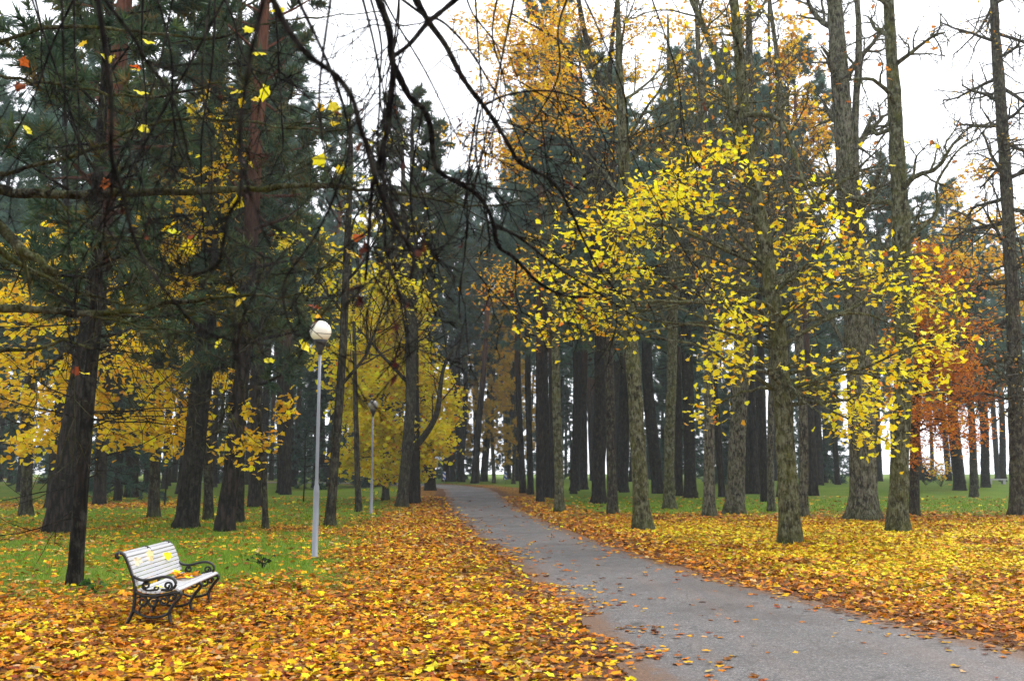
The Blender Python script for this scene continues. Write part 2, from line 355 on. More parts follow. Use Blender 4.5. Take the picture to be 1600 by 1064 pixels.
PAL = {'yellow': ([LEM, YEL, GOLD, ORA], [7, 4, 0.8, 0.25]), 'gold': ([LEM, YEL, (0.80, 0.50, 0.01), GOLD], [1.5, 5, 4, 1.5]), 'amber': ([(0.82, 0.55, 0.015), (0.76, 0.43, 0.012), (0.62, 0.25, 0.012), BRN], [4, 4, 2, 0.2]),
       'rust': ([(0.64, 0.22, 0.012), (0.50, 0.15, 0.012), BRN, GOLD], [5, 3, 0.8, 1.5]), 'citron': ([(0.62, 0.52, 0.02), LEM, YEL, (0.30, 0.33, 0.03)], [4, 4, 3, 0.6]), 'olive': ([(0.42, 0.34, 0.03), (0.55, 0.38, 0.03), (0.25, 0.25, 0.035)], [3, 3, 1.5])}
def crown_leaves(G, rng, pts, size, pal, kind='maple', flat=0.6):
    n = len(pts)
    if n == 0: return
    nrm = np.array([0, 0, 1.0]) + rng.normal(0, flat, (n, 3)); ax = rng.normal(0, 1, (n, 3)) * (1, 1, 0.3) + (0, 0, -0.5)
    place_leaves(G, pts, nrm, ax, size * rng.uniform(0.7, 1.25, n), palette(rng, n, *PAL[pal]), kind, rng)

# ---------------------------------------------------------------- fallen leaves on the ground (one mass nobody could count)
rng = np.random.default_rng(7)
def scatter_area(n, y0, y1):
    y = np.sqrt(rng.uniform(y0 ** 2, y1 ** 2, n)); x = rng.uniform(-1, 1, n) * (0.60 * y + 3.5); return x, y
G = Geo()
for y0, y1, dens, kind, s0 in ((6.5, 14, 330, 'palm', 0.061), (14, 24, 185, 'palm', 0.073), (24, 40, 92, 'blob', 0.108), (40, 66, 26, 'blob', 0.15)):
    area = 2 * 0.60 * (y1 ** 2 - y0 ** 2) / 2 + 7 * (y1 - y0); n = int(area * dens)
    x, y = scatter_area(n, y0, y1); D = litter(x, y); l_, r_ = road_lr(y); dd = np.maximum(l_ - x, x - r_)
    D = np.where(dd > 0, D, np.where(y > 30, 0.004, 0.009) + 0.7 * np.exp(dd / np.where(x < (l_ + r_) / 2, 0.42, 0.25)) * sstep(0.3, 0.6, fbm(x * 1.5, y * 1.5, 40)))
    D = D * np.where(dd > 0, 0.55 + 0.45 * sstep(0.1, 1.5, dd + 0.9 * (fbm(x, y, 41) - .5)), 1)
    keep = rng.random(n) < D * (0.55 + 0.75 * fbm(x * 1.7, y * 1.7, 51)); x, y, dd = x[keep], y[keep], dd[keep]; n = len(x)
    tilt = np.where(dd > 0, 0.27, 0.10)[:, None]
    nrm = np.array([0, 0, 1.0]) + rng.normal(0, 1, (n, 3)) * tilt; ax = rng.normal(0, 1, (n, 3)) * (1, 1, 0.1)
    z = gz(x, y) + rng.uniform(0.004, 0.022, n) + np.where(dd > 0, rng.uniform(0, 0.012, n), 0.012)
    f = fbm(x * 0.5, y * 0.5, 61); yel = np.where(x > 2, sstep(0.2, 0.5, f) * sstep(0.4, 3.0, dd) * (1 - 0.75 * sstep(31, 42, y)) * (1 - 0.7 * sstep(4.5, 9, x) * (1 - sstep(14, 21, y))), 0.0 + 0.52 * f) * np.where(dd > 0, 1, 0.35)
    u_ = rng.random(n)
    ca = palette(rng, n, [LEM, YEL, GOLD, ORA, TAN], [2, 5, 5, 2.6, 0.3]); cb = palette(rng, n, [GOLD, ORA, (0.42, 0.13, 0.015), BRN, TAN, RED], [3, 5, 3.2, 2.8, 0.8, 1.0])
    col = np.where((u_ < yel)[:, None], ca, cb)
    col = col * (0.80 - 0.42 * sstep(0.5, 0.8, fbm(x * 0.9, y * 0.9, 77)) * rng.random(n) ** 0.5)[:, None]
    place_leaves(G, np.column_stack([x, y, z]), nrm, ax, s0 * rng.uniform(0.5, 1.5, n), col, kind, rng, (0.08, 0.3, -0.3))
tag(link('fallen_leaves', G.mesh('fallen_leaves', M_FALLEN)), 'yellow, orange and brown fallen leaves carpeting the grass beside the road', 'leaves', kind='stuff')

# grass blades
G = Geo()
for y0, y1, dens, h0, w0 in ((9, 22, 330, 0.075, 0.010), (22, 38, 120, 0.085, 0.018), (38, 62, 40, 0.09, 0.032)):
    area = 0.60 * (y1 ** 2 - y0 ** 2) + 7 * (y1 - y0); n = int(area * dens)
    x, y = scatter_area(n, y0, y1); l_, r_ = road_lr(y); dd = np.maximum(l_ - x, x - r_)
    keep = (dd > 0.9) & (rng.random(n) < (1.02 - litter(x, y)) * (0.35 + 0.9 * fbm(x * 1.2, y * 1.2, 71))); x, y = x[keep], y[keep]; n = len(x)
    z = gz(x, y); a = rng.uniform(0, 6.283, n); h = h0 * rng.uniform(0.5, 1.4, n); ln = rng.normal(0, 0.5, (n, 2)) * h[:, None]
    V = np.empty((n, 3, 3)); V[:, 0] = np.column_stack([x + np.cos(a) * w0 / 2, y + np.sin(a) * w0 / 2, z - 0.01]); V[:, 1] = np.column_stack([x - np.cos(a) * w0 / 2, y - np.sin(a) * w0 / 2, z - 0.01]); V[:, 2] = np.column_stack([x + ln[:, 0], y + ln[:, 1], z + h])
    c = palette(rng, n, [(0.08, 0.18, 0.010), (0.14, 0.27, 0.014), (0.24, 0.32, 0.02)], [3, 4, 1.5], 0.2)
    G.add(V.reshape(-1, 3), tris=np.arange(3 * n).reshape(-1, 3), col=np.repeat(c, 3, 0))
tag(link('grass', G.mesh('grass', M_GRASS)), 'short green lawn grass among the fallen leaves', 'grass', kind='stuff')

# ---------------------------------------------------------------- trees
def unit(v): v = np.asarray(v, float); return v / (np.linalg.norm(v) + 1e-9)
def smooth_path(pts, n):
    P = np.asarray(pts, float)
    if len(P) == 2: return P[0] + (P[1] - P[0]) * np.linspace(0, 1, n)[:, None]
    d = np.concatenate([[0], np.cumsum(np.linalg.norm(np.diff(P, axis=0), axis=1))])
    E = np.vstack([2 * P[0] - P[1], P, 2 * P[-1] - P[-2]]); s = np.linspace(0, d[-1], n); out = []
    for v in s:
        k = min(max(np.searchsorted(d, v, side='right') - 1, 0), len(P) - 2); t = (v - d[k]) / (d[k + 1] - d[k] + 1e-9)
        a, b, c, e = E[k], E[k + 1], E[k + 2], E[k + 3]
        out.append(0.5 * (2 * b + (c - a) * t + (2 * a - 5 * b + 4 * c - e) * t * t + (3 * b - a - 3 * c + e) * t ** 3))
    return np.array(out)
class Path:
    """trunk axis, extended to height H above its base"""
    def __init__(s, pts, H, rng):
        P = [np.array(p, float) for p in pts]; z0 = P[0][2]
        if P[-1][2] - z0 < H:
            k = P[-1] - P[-2] if len(P) > 1 else np.array([0, 0, 1.]); k = unit(k * (0.6, 0.6, 1)); L = (H - (P[-1][2] - z0)) / max(k[2], 0.5)
            P.append(P[-1] + k * L * 0.5 + (rng.normal(0, 0.2), rng.normal(0, 0.2), 0)); P.append(P[-1] + unit(k + (0, 0, .3)) * L * 0.5)
        n = max(8, int((P[-1][2] - z0) / 0.45)); s.p = smooth_path(P, n); s.z0 = z0; s.H = s.p[-1][2] - z0
    def at(s, h): return np.array([np.interp(h + s.z0, s.p[:, 2], s.p[:, k]) for k in range(3)])
def trunk(G, rng, path, r0, r1, sides=12, flare=0.45, rough=0.05):
    p = path.p; h = p[:, 2] - path.z0; n = len(p)
    p = np.vstack([p[0] - (0, 0, 0.25), p[0] + (p[1] - p[0]) * 0.25, p[0] + (p[1] - p[0]) * 0.6, p[1:]]); h = p[:, 2] - path.z0; n = len(p)
    t = np.clip(h / path.H, 0, 1); r = r0 * (0.45 * (1 - t) ** 0.8 + 0.55 * (1 - t ** 3)) + r1 * t
    th = np.arange(sides) * 2 * math.pi / sides; ph = rng.uniform(0, 6.28, 3)
    fl = flare * np.exp(-np.maximum(h, -0.1) / 0.42)[:, None] * (1 + 0.45 * np.cos(4 * th + ph[0]) + 0.3 * np.cos(3 * th + ph[1]))[None]
    j = 1 + fl + rng.normal(0, rough, (n, sides)) + 0.06 * np.cos(2 * th[None] + ph[2] + h[:, None] * 0.4)
    G.tube(p, r, sides, j)
    return lambda hh: r0 * (0.45 * (1 - min(hh / path.H, 1)) ** 0.8 + 0.55 * (1 - min(hh / path.H, 1) ** 3)) + r1 * min(hh / path.H, 1)
def rot_about(d, ang, az, rng):
    d = unit(d); ref = np.array([0, 0, 1.]) if abs(d[2]) < 0.9 else np.array([1., 0, 0]); a = unit(np.cross(d, ref)); b = np.cross(d, a)
    return d * math.cos(ang) + (a * math.cos(az) + b * math.sin(az)) * math.sin(ang)
def branch(G, rng, p, d, L, r, lvl, prm, tips):
    ns = (8, 6, 4, 3)[min(lvl, 3)]; P = [np.asarray(p, float)]; d = unit(d); D = []
    for k in range(ns):
        d = unit(d + rng.normal(0, prm['wig'], 3) + np.array([0, 0, prm['up'][min(lvl, len(prm['up']) - 1)]]) / ns); D.append(d); P.append(P[-1] + d * L / ns)
    rad = np.linspace(r, max(r * 0.35, prm['rmin']), ns + 1)
    G.tube(P, np.maximum(rad, prm['rmin']), (7, 4, 3, 3)[min(lvl, 3)], cap=False)
    if lvl < prm['levels']:
        nc = prm['kids'][lvl]; nc = int(max(1, round(nc * rng.uniform(0.7, 1.3)))); az = rng.uniform(0, 6.28)
        for c in range(nc):
            t = prm.get('t0', 0.25) + (1 - prm.get('t0', 0.25)) * (c + rng.uniform(0.2, 0.9)) / nc; f = t * ns; k = min(int(f), ns - 1)
            q = P[k] + (P[k + 1] - P[k]) * (f - k); az += 2.4 + rng.normal(0, 0.4)
            branch(G, rng, q, rot_about(D[k], R(rng.uniform(*prm['ang'])), az, rng), L * rng.uniform(0.38, 0.6) * (1.15 - 0.45 * t), max(r * 0.5 * (1.1 - 0.5 * t), prm['rmin']), lvl + 1, prm, tips)
    else: tips.append(np.array(P[1:]))
LIME = dict(levels=3, kids=(7, 5, 3), up=(0.35, 0.15, 0.0, -0.1), wig=0.12, ang=(28, 62), rmin=0.0075, t0=0.2)
OAKP = dict(levels=3, kids=(7, 5, 3), up=(0.15, 0.1, 0.05, 0.0), wig=0.20, ang=(35, 75), rmin=0.007, t0=0.2)
THIN = dict(levels=2, kids=(6, 4), up=(0.25, 0.1, 0.0), wig=0.10, ang=(30, 60), rmin=0.009, t0=0.25)

def finish(name, label, cat, origin, parts, group=None):
    o = thing(name, label, cat, origin, 0, group)
    for pn, g_, m_, sm in parts:
        if g_.n:
            c = link(pn, g_.mesh(pn, m_, sm, origin), o)
            if pn in ('branches', 'crown', 'foliage', 'leaves', 'stems'): c['kind'] = 'stuff'
    return o
def broadleaf(label, pts, r0, H, seed, bark_m, limbs=0, lz=(5, 14), llen=(2.5, 5), prm=LIME, leaf=None, lfrac=0.0, lsize=0.13, lkind='maple', clusters=(), cl_n=60, cl_pal=None, stems=(), name='lime_tree', group=None, sides=12, cl_twig=0.010, zlow=2.0, lrad=0.24, elev=(20, 55), spread=0.16):
    rng = np.random.default_rng(seed); T, B, C_ = Geo(), Geo(), Geo(); LIMB = []
    path = Path(pts, H, rng); rad = trunk(T, rng, path, r0, r0 * 0.16, sides)
    for sp in stems:                                       # further stems and traced limbs
        q = smooth_path(sp[0], max(6, len(sp[0]) * 3)); S = Geo(); LIMB.append(S); S.tube(q, np.linspace(sp[1], sp[2], len(q)), 9, 1 + rng.normal(0, 0.05, (len(q), 9)))
        tips = []
        for k in range(sp[3] if len(sp) > 3 else 0):
            f = rng.uniform(0.3, 1.0); ii = int(f * (len(q) - 2)); d = unit(q[ii + 1] - q[ii])
            branch(S, rng, q[ii], rot_about(d, R(rng.uniform(30, 70)), rng.uniform(0, 6.28), rng), rng.uniform(1.2, 2.6), sp[2] * 0.6, 1, prm, tips)
        if tips and leaf and lfrac:
            pp = np.vstack(tips); m = rng.random(len(pp)) < lfrac; crown_leaves(C_, rng, pp[m], lsize, leaf, lkind)
    tips = []; az = rng.uniform(0, 6.28)
    for k in range(limbs):
        h = lz[0] + (lz[1] - lz[0]) * (k + rng.uniform(0, 1)) / limbs; az += 2.4 + rng.normal(0, 0.5); e = R(rng.uniform(*elev)); p = path.at(h); S = Geo(); LIMB.append(S)
        branch(S, rng, p, (math.cos(az) * math.cos(e), math.sin(az) * math.cos(e), math.sin(e)), rng.uniform(*llen) * (1.1 - 0.5 * (h - lz[0]) / (lz[1] - lz[0] + .1)), rad(h) * 0.42, 0, prm, tips)
    if tips and leaf and lfrac:
        pp = np.vstack(tips); m = rng.random(len(pp)) < lfrac; crown_leaves(C_, rng, pp[m] + rng.normal(0, 0.05, (int(m.sum()), 3)), lsize, leaf, lkind)
    for ci, cl in enumerate(clusters):                     # leafy ends of boughs
        c = np.array(cl[:3]); r = cl[3]; hd = math.hypot(c[0] - path.at(max(c[2] - path.z0, 0))[0], c[1] - path.p[0][1])
        ha = min(max(c[2] - path.z0 - rng.uniform(-0.1, 0.42) * hd, zlow + rng.uniform(0, 1.2)), path.H * 0.95); a = path.at(ha)
        mid = (a + c) / 2 + np.array([rng.normal(0, .1) * hd, rng.normal(0, .1) * hd, rng.uniform(-0.02, 0.14) * hd])
        q = smooth_path([a, mid, c], 10); q[1:-1] += rng.normal(0, 0.03 * (hd * .3 + .3), (8, 3)); r1 = max(0.012, lrad * rad(ha) * (0.6 + 0.5 * r))
        B.tube(q, np.linspace(r1, cl_twig, 10), 6, cap=False)
        nt = max(5, int(10 * r * (1.6 if r > .7 else 2))); L = []
        for k in range(nt):
            s0 = q[rng.integers(5, 10)]; v = unit(rng.normal(0, 1, 3) * (1, 1, 0.75)); e = c + v * r * rng.uniform(0.55, 1.05) ** 0.8
            w = smooth_path([s0, (s0 + e) / 2 + rng.normal(0, 0.1 * r, 3), e], 6); B.tube(w, np.linspace(cl_twig * 0.9, cl_twig * 0.45, 6), 3, cap=False)
            L.append(w[2:])
        L = np.vstack(L); k = int(cl_n * (r / 0.6) ** 2 * rng.uniform(0.8, 1.2)); idx = rng.integers(0, len(L), k)
        crown_leaves(C_, rng, L[idx] + rng.normal(0, 0.10 + spread * r, (k, 3)) * (1, 1, .8), lsize, cl_pal or leaf, lkind)
    return finish(name, label, 'tree', (path.p[0][0], path.p[0][1], path.p[0][2]), [('trunk', T, bark_m, True)] + [('limb', S, bark_m, True) for S in LIMB] + [('branches', B, bark_m, True), ('crown', C_, M_LEAF, False)], group)

rt = np.random.default_rng(99)
TUFT_V, TUFT_T = [], []
for k in range(17):
    v = unit((rt.normal(0, 0.75), rt.normal(0, 0.75), rt.uniform(0.1, 1.1))); s = unit(np.cross(v, rt.normal(0, 1, 3))) * 0.085; b0 = np.array([0, 0, rt.uniform(-0.5, 0.3)])
    TUFT_V += [b0 + s, b0 - s, b0 + v * rt.uniform(0.7, 1.1)]; TUFT_T.append((3 * k, 3 * k + 1, 3 * k + 2))
TUFT_V = np.array(TUFT_V); TUFT_T = np.array(TUFT_T)
def tufts(G, rng, pos, d, size, cols):
    n = len(pos); d = d / (np.linalg.norm(d, axis=1, keepdims=True) + 1e-9); a = np.cross(d, rng.normal(0, 1, (n, 3))); a /= np.linalg.norm(a, axis=1, keepdims=True) + 1e-9; b = np.cross(d, a)
    s = (size * rng.uniform(0.7, 1.3, n))[:, None, None]
    V = pos[:, None] + s * (TUFT_V[None, :, 0:1] * a[:, None] + TUFT_V[None, :, 1:2] * b[:, None] + TUFT_V[None, :, 2:3] * d[:, None])
    T = (TUFT_T[None] + (np.arange(n) * len(TUFT_V))[:, None, None]).reshape(-1, 3)
    G.add(V.reshape(-1, 3), tris=T, col=np.repeat(palette(rng, n, *cols), len(TUFT_V), 0))
PINEC = ([(0.026, 0.055, 0.030), (0.042, 0.078, 0.036), (0.070, 0.100, 0.036), (0.12, 0.09, 0.022)], [3, 4, 3, 0.9])
MISTC = ([(0.075, 0.135, 0.110), (0.10, 0.175, 0.14), (0.12, 0.19, 0.125)], [3, 4, 2])  # mist and skylight on far crowns painted into a paler teal needle colour
SPRUC = ([(0.030, 0.070, 0.052), (0.048, 0.10, 0.072)], [3, 2])
LARCH = ([(0.58, 0.38, 0.03), (0.66, 0.38, 0.03), (0.42, 0.34, 0.05)], [3, 2, 1])
def conifer(seed, pts, H, r0, cs, n, lmax, style='pine', tsize=0.26, cols=PINEC, dead=10, per=4, sub=8, low=0.0):
    rng = np.random.default_rng(seed); T, B, C_ = Geo(), Geo(), Geo(); path = Path(pts, H, rng); rad = trunk(T, rng, path, r0, r0 * 0.1, 10 if style == 'pine' else 9, 0.28, 0.045)
    az = rng.uniform(0, 6.28); pos, dr = [], []
    for k in range(n):
        t = (k + rng.uniform(0, 1)) / n; h = cs + (path.H - 0.2 - cs) * t; az += 2.4 + rng.normal(0, 0.5)
        if style == 'pine': L = lmax * (0.30 + 0.70 * math.sin(math.pi * min(1, 0.15 + 0.85 * t)) ** 0.7) * rng.uniform(0.6, 1.1); e = R(rng.uniform(-8, 30) + 25 * t); up = 0.05
        else: L = lmax * (1 - t) ** 0.85 * rng.uniform(0.75, 1.1) + 0.15; e = R(rng.uniform(-18, 8) + 20 * t); up = 0.03
        p = path.at(h); d = np.array([math.cos(az) * math.cos(e), math.sin(az) * math.cos(e), math.sin(e)]); P = [p]
        for j in range(5): d = unit(d + rng.normal(0, 0.09, 3) + (0, 0, up if j > 1 else -0.04)); P.append(P[-1] + d * L / 5)
        P = np.array(P); B.tube(P, np.linspace(max(0.012, rad(h) * 0.35), 0.008, 6), 5, cap=False)
        for j in range(sub):
            f = rng.uniform(0.28, 1.0) * 5; i0 = min(int(f), 4); q = P[i0] + (P[i0 + 1] - P[i0]) * (f - i0); sd = unit(rot_about(P[i0 + 1] - P[i0], R(rng.uniform(25, 65)), rng.uniform(0, 6.28), rng) + np.array([0, 0, 0.15 if style == 'pine' else -0.25])); sl_ = L * rng.uniform(0.15, 0.36) + 0.1
            e2 = q + sd * sl_; B.tube(np.array([q, (q + e2) / 2 + (0, 0, -0.03), e2]), [0.009, 0.007, 0.005], 3, cap=False)
            for m in range(per): pos.append(q + (e2 - q) * rng.uniform(0.35, 1.05)); dr.append(sd + rng.normal(0, 0.35, 3))
        for m in range(per): pos.append(P[4] + (P[5] - P[4]) * rng.uniform(0, 1.1)); dr.append(d)
    for k in range(dead):
        h = rng.uniform(1.6 + low, max(cs, 2.5) + 1.0); az += 2.4; e = R(rng.uniform(-20, 15)); branch(B, rng, path.at(h), (math.cos(az) * math.cos(e), math.sin(az) * math.cos(e), math.sin(e)), rng.uniform(0.5, 2.0), 0.016, 2, dict(levels=3, kids=(3, 3, 3), up=(0, 0, 0), wig=0.14, ang=(30, 60), rmin=0.005), [])
    tufts(C_, rng, np.array(pos), np.array(dr), tsize, cols)
    return path, T, B, C_
def pine_tree(label, pts, H, r0, cs, n, lmax, seed, bark_m=M_PINE, name='pine_tree', **kw):
    path, T, B, C_ = conifer(seed, pts, H, r0, cs, n, lmax, **kw)
    return finish(name, label, 'tree', tuple(path.p[0]), [('trunk', T, bark_m, True), ('branches', B, bark_m, True), ('crown', C_, M_NEEDLE, False)])

# shared shapes for the many pines and spruces farther off
def variant(seed, style, **kw):
    rng = np.random.default_rng(seed); b = rng.normal(0, 0.5, (2, 2))
    H = kw.pop('H'); pts = [(0, 0, 0), (b[0][0] * .5, b[0][1] * .5, H * 0.4), (b[1][0], b[1][1], H)]
    bm = kw.pop('bark_m', M_PINE)
    path, T, B, C_ = conifer(seed, pts, H, style=style, **kw)
    return [('trunk', T.mesh('trunk', bm, True)), ('branches', B.mesh('branches', bm, True)), ('crown', C_.mesh('crown', M_NEEDLE))]
PV = [variant(201 + k, 'pine', H=(27, 30, 26, 31)[k], r0=0.30, cs=(11, 13, 9.5, 12.5)[k], n=64, lmax=(3.4, 3.1, 3.6, 3.2)[k], dead=12, tsize=0.40, cols=MISTC, bark_m=M_PINE if k % 2 else M_PINEDARK) for k in range(4)]
SV = [variant(301 + k, 'spruce', H=(17, 22, 13)[k], r0=0.2, cs=(0.8, 1.5, 0.5)[k], n=95, lmax=(2.6, 2.9, 2.2)[k], dead=2, tsize=0.38, cols=SPRUC, per=3, sub=6, bark_m=M_PINEDARK) for k in range(3)]
LV = [variant(401 + k, 'pine', H=(19, 17)[k], r0=0.2, cs=(3.5, 2.5)[k], n=60, lmax=2.8, dead=4, tsize=0.3, cols=LARCH, bark_m=M_LARCH) for k in range(2)]
def place(var, name, label, x, y, rz, sc, group=None, zs=1.0):
    o = thing(name, label, 'tree', (x, y, zat(x, y)), rz, group); o.scale = (sc, sc, sc * zs)
    for pn, me in var:
        c = link(pn, me, o)
        if pn != 'trunk': c['kind'] = 'stuff'
    return o

# ---- trees on the bench side of the road
pine_tree('thin dark young pine trunk standing just behind the white bench', [(-6.82, 15.9, 0.0), (-6.81, 15.9, 1.1), (-6.78, 15.9, 2.92), (-6.73, 15.9, 4.37), (-6.82, 15.9, 6.29)], 13, 0.108, 3.9, 46, 2.3, 11, M_PINEDARK, tsize=0.22, dead=26, per=4, low=-0.6)
pine_tree('thick furrowed leaning pine behind the thin trunk by the bench', [(-13.24, 29.5, 0.0), (-12.92, 29.5, 3.39), (-12.52, 29.5, 7.24), (-12.35, 29.5, 11.22)], 23, 0.36, 6.0, 48, 3.2, 12, M_PINE, tsize=0.35, per=4)
pine_tree('dark leaning pine on the lawn straight behind the bench backrest', [(-10.19, 31.6, 0.0), (-9.97, 31.6, 3.31), (-9.82, 31.6, 6.59), (-9.81, 31.6, 12.99)], 22, 0.33, 4.6, 52, 2.9, 13, M_PINEDARK, tsize=0.33, per=4)
pine_tree('furrowed grey pine, front one of the close pair between bench and lamp post', [(-8.59, 30.2, 0.0), (-8.38, 30.2, 2.47), (-8.21, 30.2, 5.19), (-8.09, 30.2, 10.42)], 23, 0.26, 4.2, 50, 2.8, 14, M_PINE, tsize=0.33, per=4)
pine_tree('black pine, rear one of the close pair between bench and lamp post', [(-9.88, 36.2, 0.0), (-9.89, 36.2, 3.54), (-9.89, 36.2, 7.3), (-10.01, 36.2, 13.39)], 22, 0.26, 6, 46, 2.8, 15, M_PINEDARK, tsize=0.34, per=4)
pine_tree('slim pine with reddish upper trunk behind the lamp globe', [(-12.93, 50.7, 0.04), (-13.06, 50.7, 7.55), (-13.4, 50.7, 19.82)], 24, 0.32, 7.5, 48, 3.0, 16, M_PINE, tsize=0.36, per=4)
pine_tree('tall pine with reddish upper trunk far behind the bench lawn', [(-16.66, 72.8, 0.33), (-17.23, 72.8, 12.96), (-18.39, 72.8, 32.81)], 25, 0.3, 9.5, 46, 3.2, 17, M_PINE, tsize=0.44, per=4)
pine_tree('broad dark pine standing at the back of the bench lawn', [(-24.42, 64.6, 0.2), (-24.7, 64.6, 11.69), (-25.13, 64.6, 27.03)], 24, 0.4, 9, 48, 3.4, 18, M_PINEDARK, tsize=0.44, per=4)
pine_tree('tall pine whose crown overhangs the bend of the road', [(-6.37, 78.3, 0.42), (-6.66, 78.3, 8.71), (-7.05, 78.3, 24.3)], 25, 0.42, 13.5, 50, 3.6, 19, M_PINEDARK, tsize=0.47, per=4)
pine_tree('straight dark pine beside the forked roadside lime', [(-5.45, 55.8, 0.09), (-5.54, 55.8, 6.69), (-5.72, 55.8, 17.8)], 23, 0.36, 12.5, 46, 3.2, 20, M_PINEDARK, tsize=0.42, per=4)
broadleaf('slender leaning lime just behind the nearer lamp post', [(-5.97, 33.1, 0.0), (-5.82, 33.1, 2.75), (-5.68, 33.1, 5.52), (-5.61, 33.1, 8.58), (-5.54, 33.1, 12.39)], 0.16, 15, 31, M_OAK, limbs=9, lz=(4.5, 13), llen=(2, 3.8), prm=LIME, leaf='citron', lfrac=0.05, lsize=0.14)
broadleaf('pole thin young maple with a few yellow leaves on the bench lawn', [(-7.6, 31.2, 0.0), (-7.71, 31.2, 1.7), (-7.92, 31.2, 3.69), (-8.03, 31.2, 5.3)], 0.09, 9, 32, M_OAK, clusters=[(-7.83, 30.58, 2.67, 0.51), (-8.16, 29.68, 2.55, 0.42), (-8.69, 29.89, 2.36, 0.38), (-7.31, 30.48, 2.67, 0.31), (-7.59, 29.4, 1.79, 0.28), (-7.03, 30.4, 3.64, 0.43), (-8.1, 30.0, 3.61, 0.39)], cl_n=80, cl_pal='gold', lsize=0.16, zlow=1.6, cl_twig=0.008)
broadleaf('forked lime with a limb curving out towards the road', [(-5.56, 50.7, 0.04), (-5.37, 50.7, 2.34), (-5.16, 50.7, 5.58), (-5.28, 50.7, 9.54), (-5.61, 50.7, 14.61), (-5.82, 50.7, 19.82)], 0.293, 16, 33, M_OAK, limbs=8, lz=(6, 14), llen=(2.5, 4), prm=LIME, leaf='citron', lfrac=0.04, lsize=0.17,
          stems=[([(-5.38, 52.0, 2.75), (-4.79, 51.67, 3.34), (-4.21, 51.33, 4.05), (-3.8, 51.0, 4.95), (-3.66, 50.67, 6.07), (-3.42, 50.33, 7.18), (-2.85, 50.0, 8.12)], 0.2, 0.07, 7)])

broadleaf('bright yellow maple glowing behind the two roadside trunks', [(-7.48, 59.5, 0.13), (-7.49, 59.5, 5.11), (-7.48, 59.5, 9.34)], 0.2, 12, 41, M_OAK, name='maple_tree', lkind='blob', lsize=0.27, cl_pal='yellow', cl_n=105, zlow=1.5, clusters=[(-9.61, 60.89, 8.73, 1.64), (-7.32, 56.41, 9.69, 1.52), (-5.98, 57.45, 10.4, 1.33), (-9.31, 60.4, 5.55, 1.75), (-7.09, 55.01, 6.62, 1.59), (-5.81, 60.01, 7.46, 1.74), (-4.1, 58.02, 5.4, 1.34), (-6.28, 55.96, 4.19, 1.62), (-8.77, 60.99, 3.25, 1.65), (-4.27, 55.63, 3.46, 1.29), (-7.46, 58.5, 1.88, 1.35), (-9.8, 59.63, 7.04, 1.38), (-3.69, 55.1, 6.63, 0.99), (-9.88, 60.65, 2.66, 1.17), (-5.45, 56.99, 2.06, 1.1), (-5.15, 56.83, 8.82, 1.32), (-7.93, 60.73, 12.7, 1.17), (-5.21, 55.14, 10.96, 0.89), (-8.9, 59.48, 10.9, 1.22), (-6.64, 58.67, 8.47, 1.51), (-7.66, 55.53, 4.35, 1.43), (-3.91, 60.97, 4.61, 0.98)])
broadleaf('golden maple at the back of the bench lawn, beyond the leaning pine', [(-14.16, 39.9, 0.0), (-14.23, 39.9, 3.22), (-14.3, 39.9, 6.31)], 0.2, 14, 42, M_OAK, name='maple_tree', lkind='blob', lsize=0.22, cl_pal='gold', cl_n=72, zlow=2.2, clusters=[(-15.47, 39.85, 6.3, 1.08), (-14.19, 33.88, 4.51, 0.98), (-12.69, 35.27, 3.95, 1.02), (-14.43, 39.19, 5.71, 1.06), (-10.94, 32.02, 4.56, 0.86), (-14.49, 38.68, 3.17, 1.04), (-14.65, 36.03, 3.07, 0.93), (-11.5, 33.27, 2.76, 0.86), (-12.94, 39.99, 6.32, 1.16), (-10.02, 32.84, 6.35, 0.95), (-13.1, 36.67, 7.13, 1.06), (-12.73, 38.17, 9.12, 1.1), (-10.31, 32.13, 3.33, 0.83), (-11.74, 39.54, 5.49, 0.97), (-12.48, 34.66, 8.9, 0.89), (-11.07, 34.45, 9.32, 0.89)])
broadleaf('golden maple filling the gap behind the thick leaning pine', [(-19.79, 41.1, 0.0), (-19.9, 41.1, 3.27), (-19.94, 41.1, 6.44)], 0.22, 15, 43, M_OAK, name='maple_tree', lkind='blob', lsize=0.22, cl_pal='gold', cl_n=72, zlow=2.2, clusters=[(-18.86, 38.85, 10.29, 1.2), (-16.63, 32.88, 7.66, 0.95), (-15.55, 34.27, 9.85, 0.99), (-16.04, 38.19, 10.14, 1.03), (-14.05, 31.02, 5.28, 0.9), (-17.95, 37.68, 4.58, 1.09), (-17.68, 35.03, 5.74, 1.01), (-15.9, 32.27, 2.72, 0.79), (-17.73, 38.99, 3.18, 1.0), (-14.08, 31.84, 6.63, 0.86), (-17.17, 35.67, 7.22, 0.96), (-19.62, 37.17, 4.55, 1.19), (-16.83, 31.13, 6.93, 1.0), (-18.12, 38.54, 8.94, 0.99), (-13.13, 33.66, 6.91, 0.74), (-13.76, 33.45, 7.98, 0.73)])
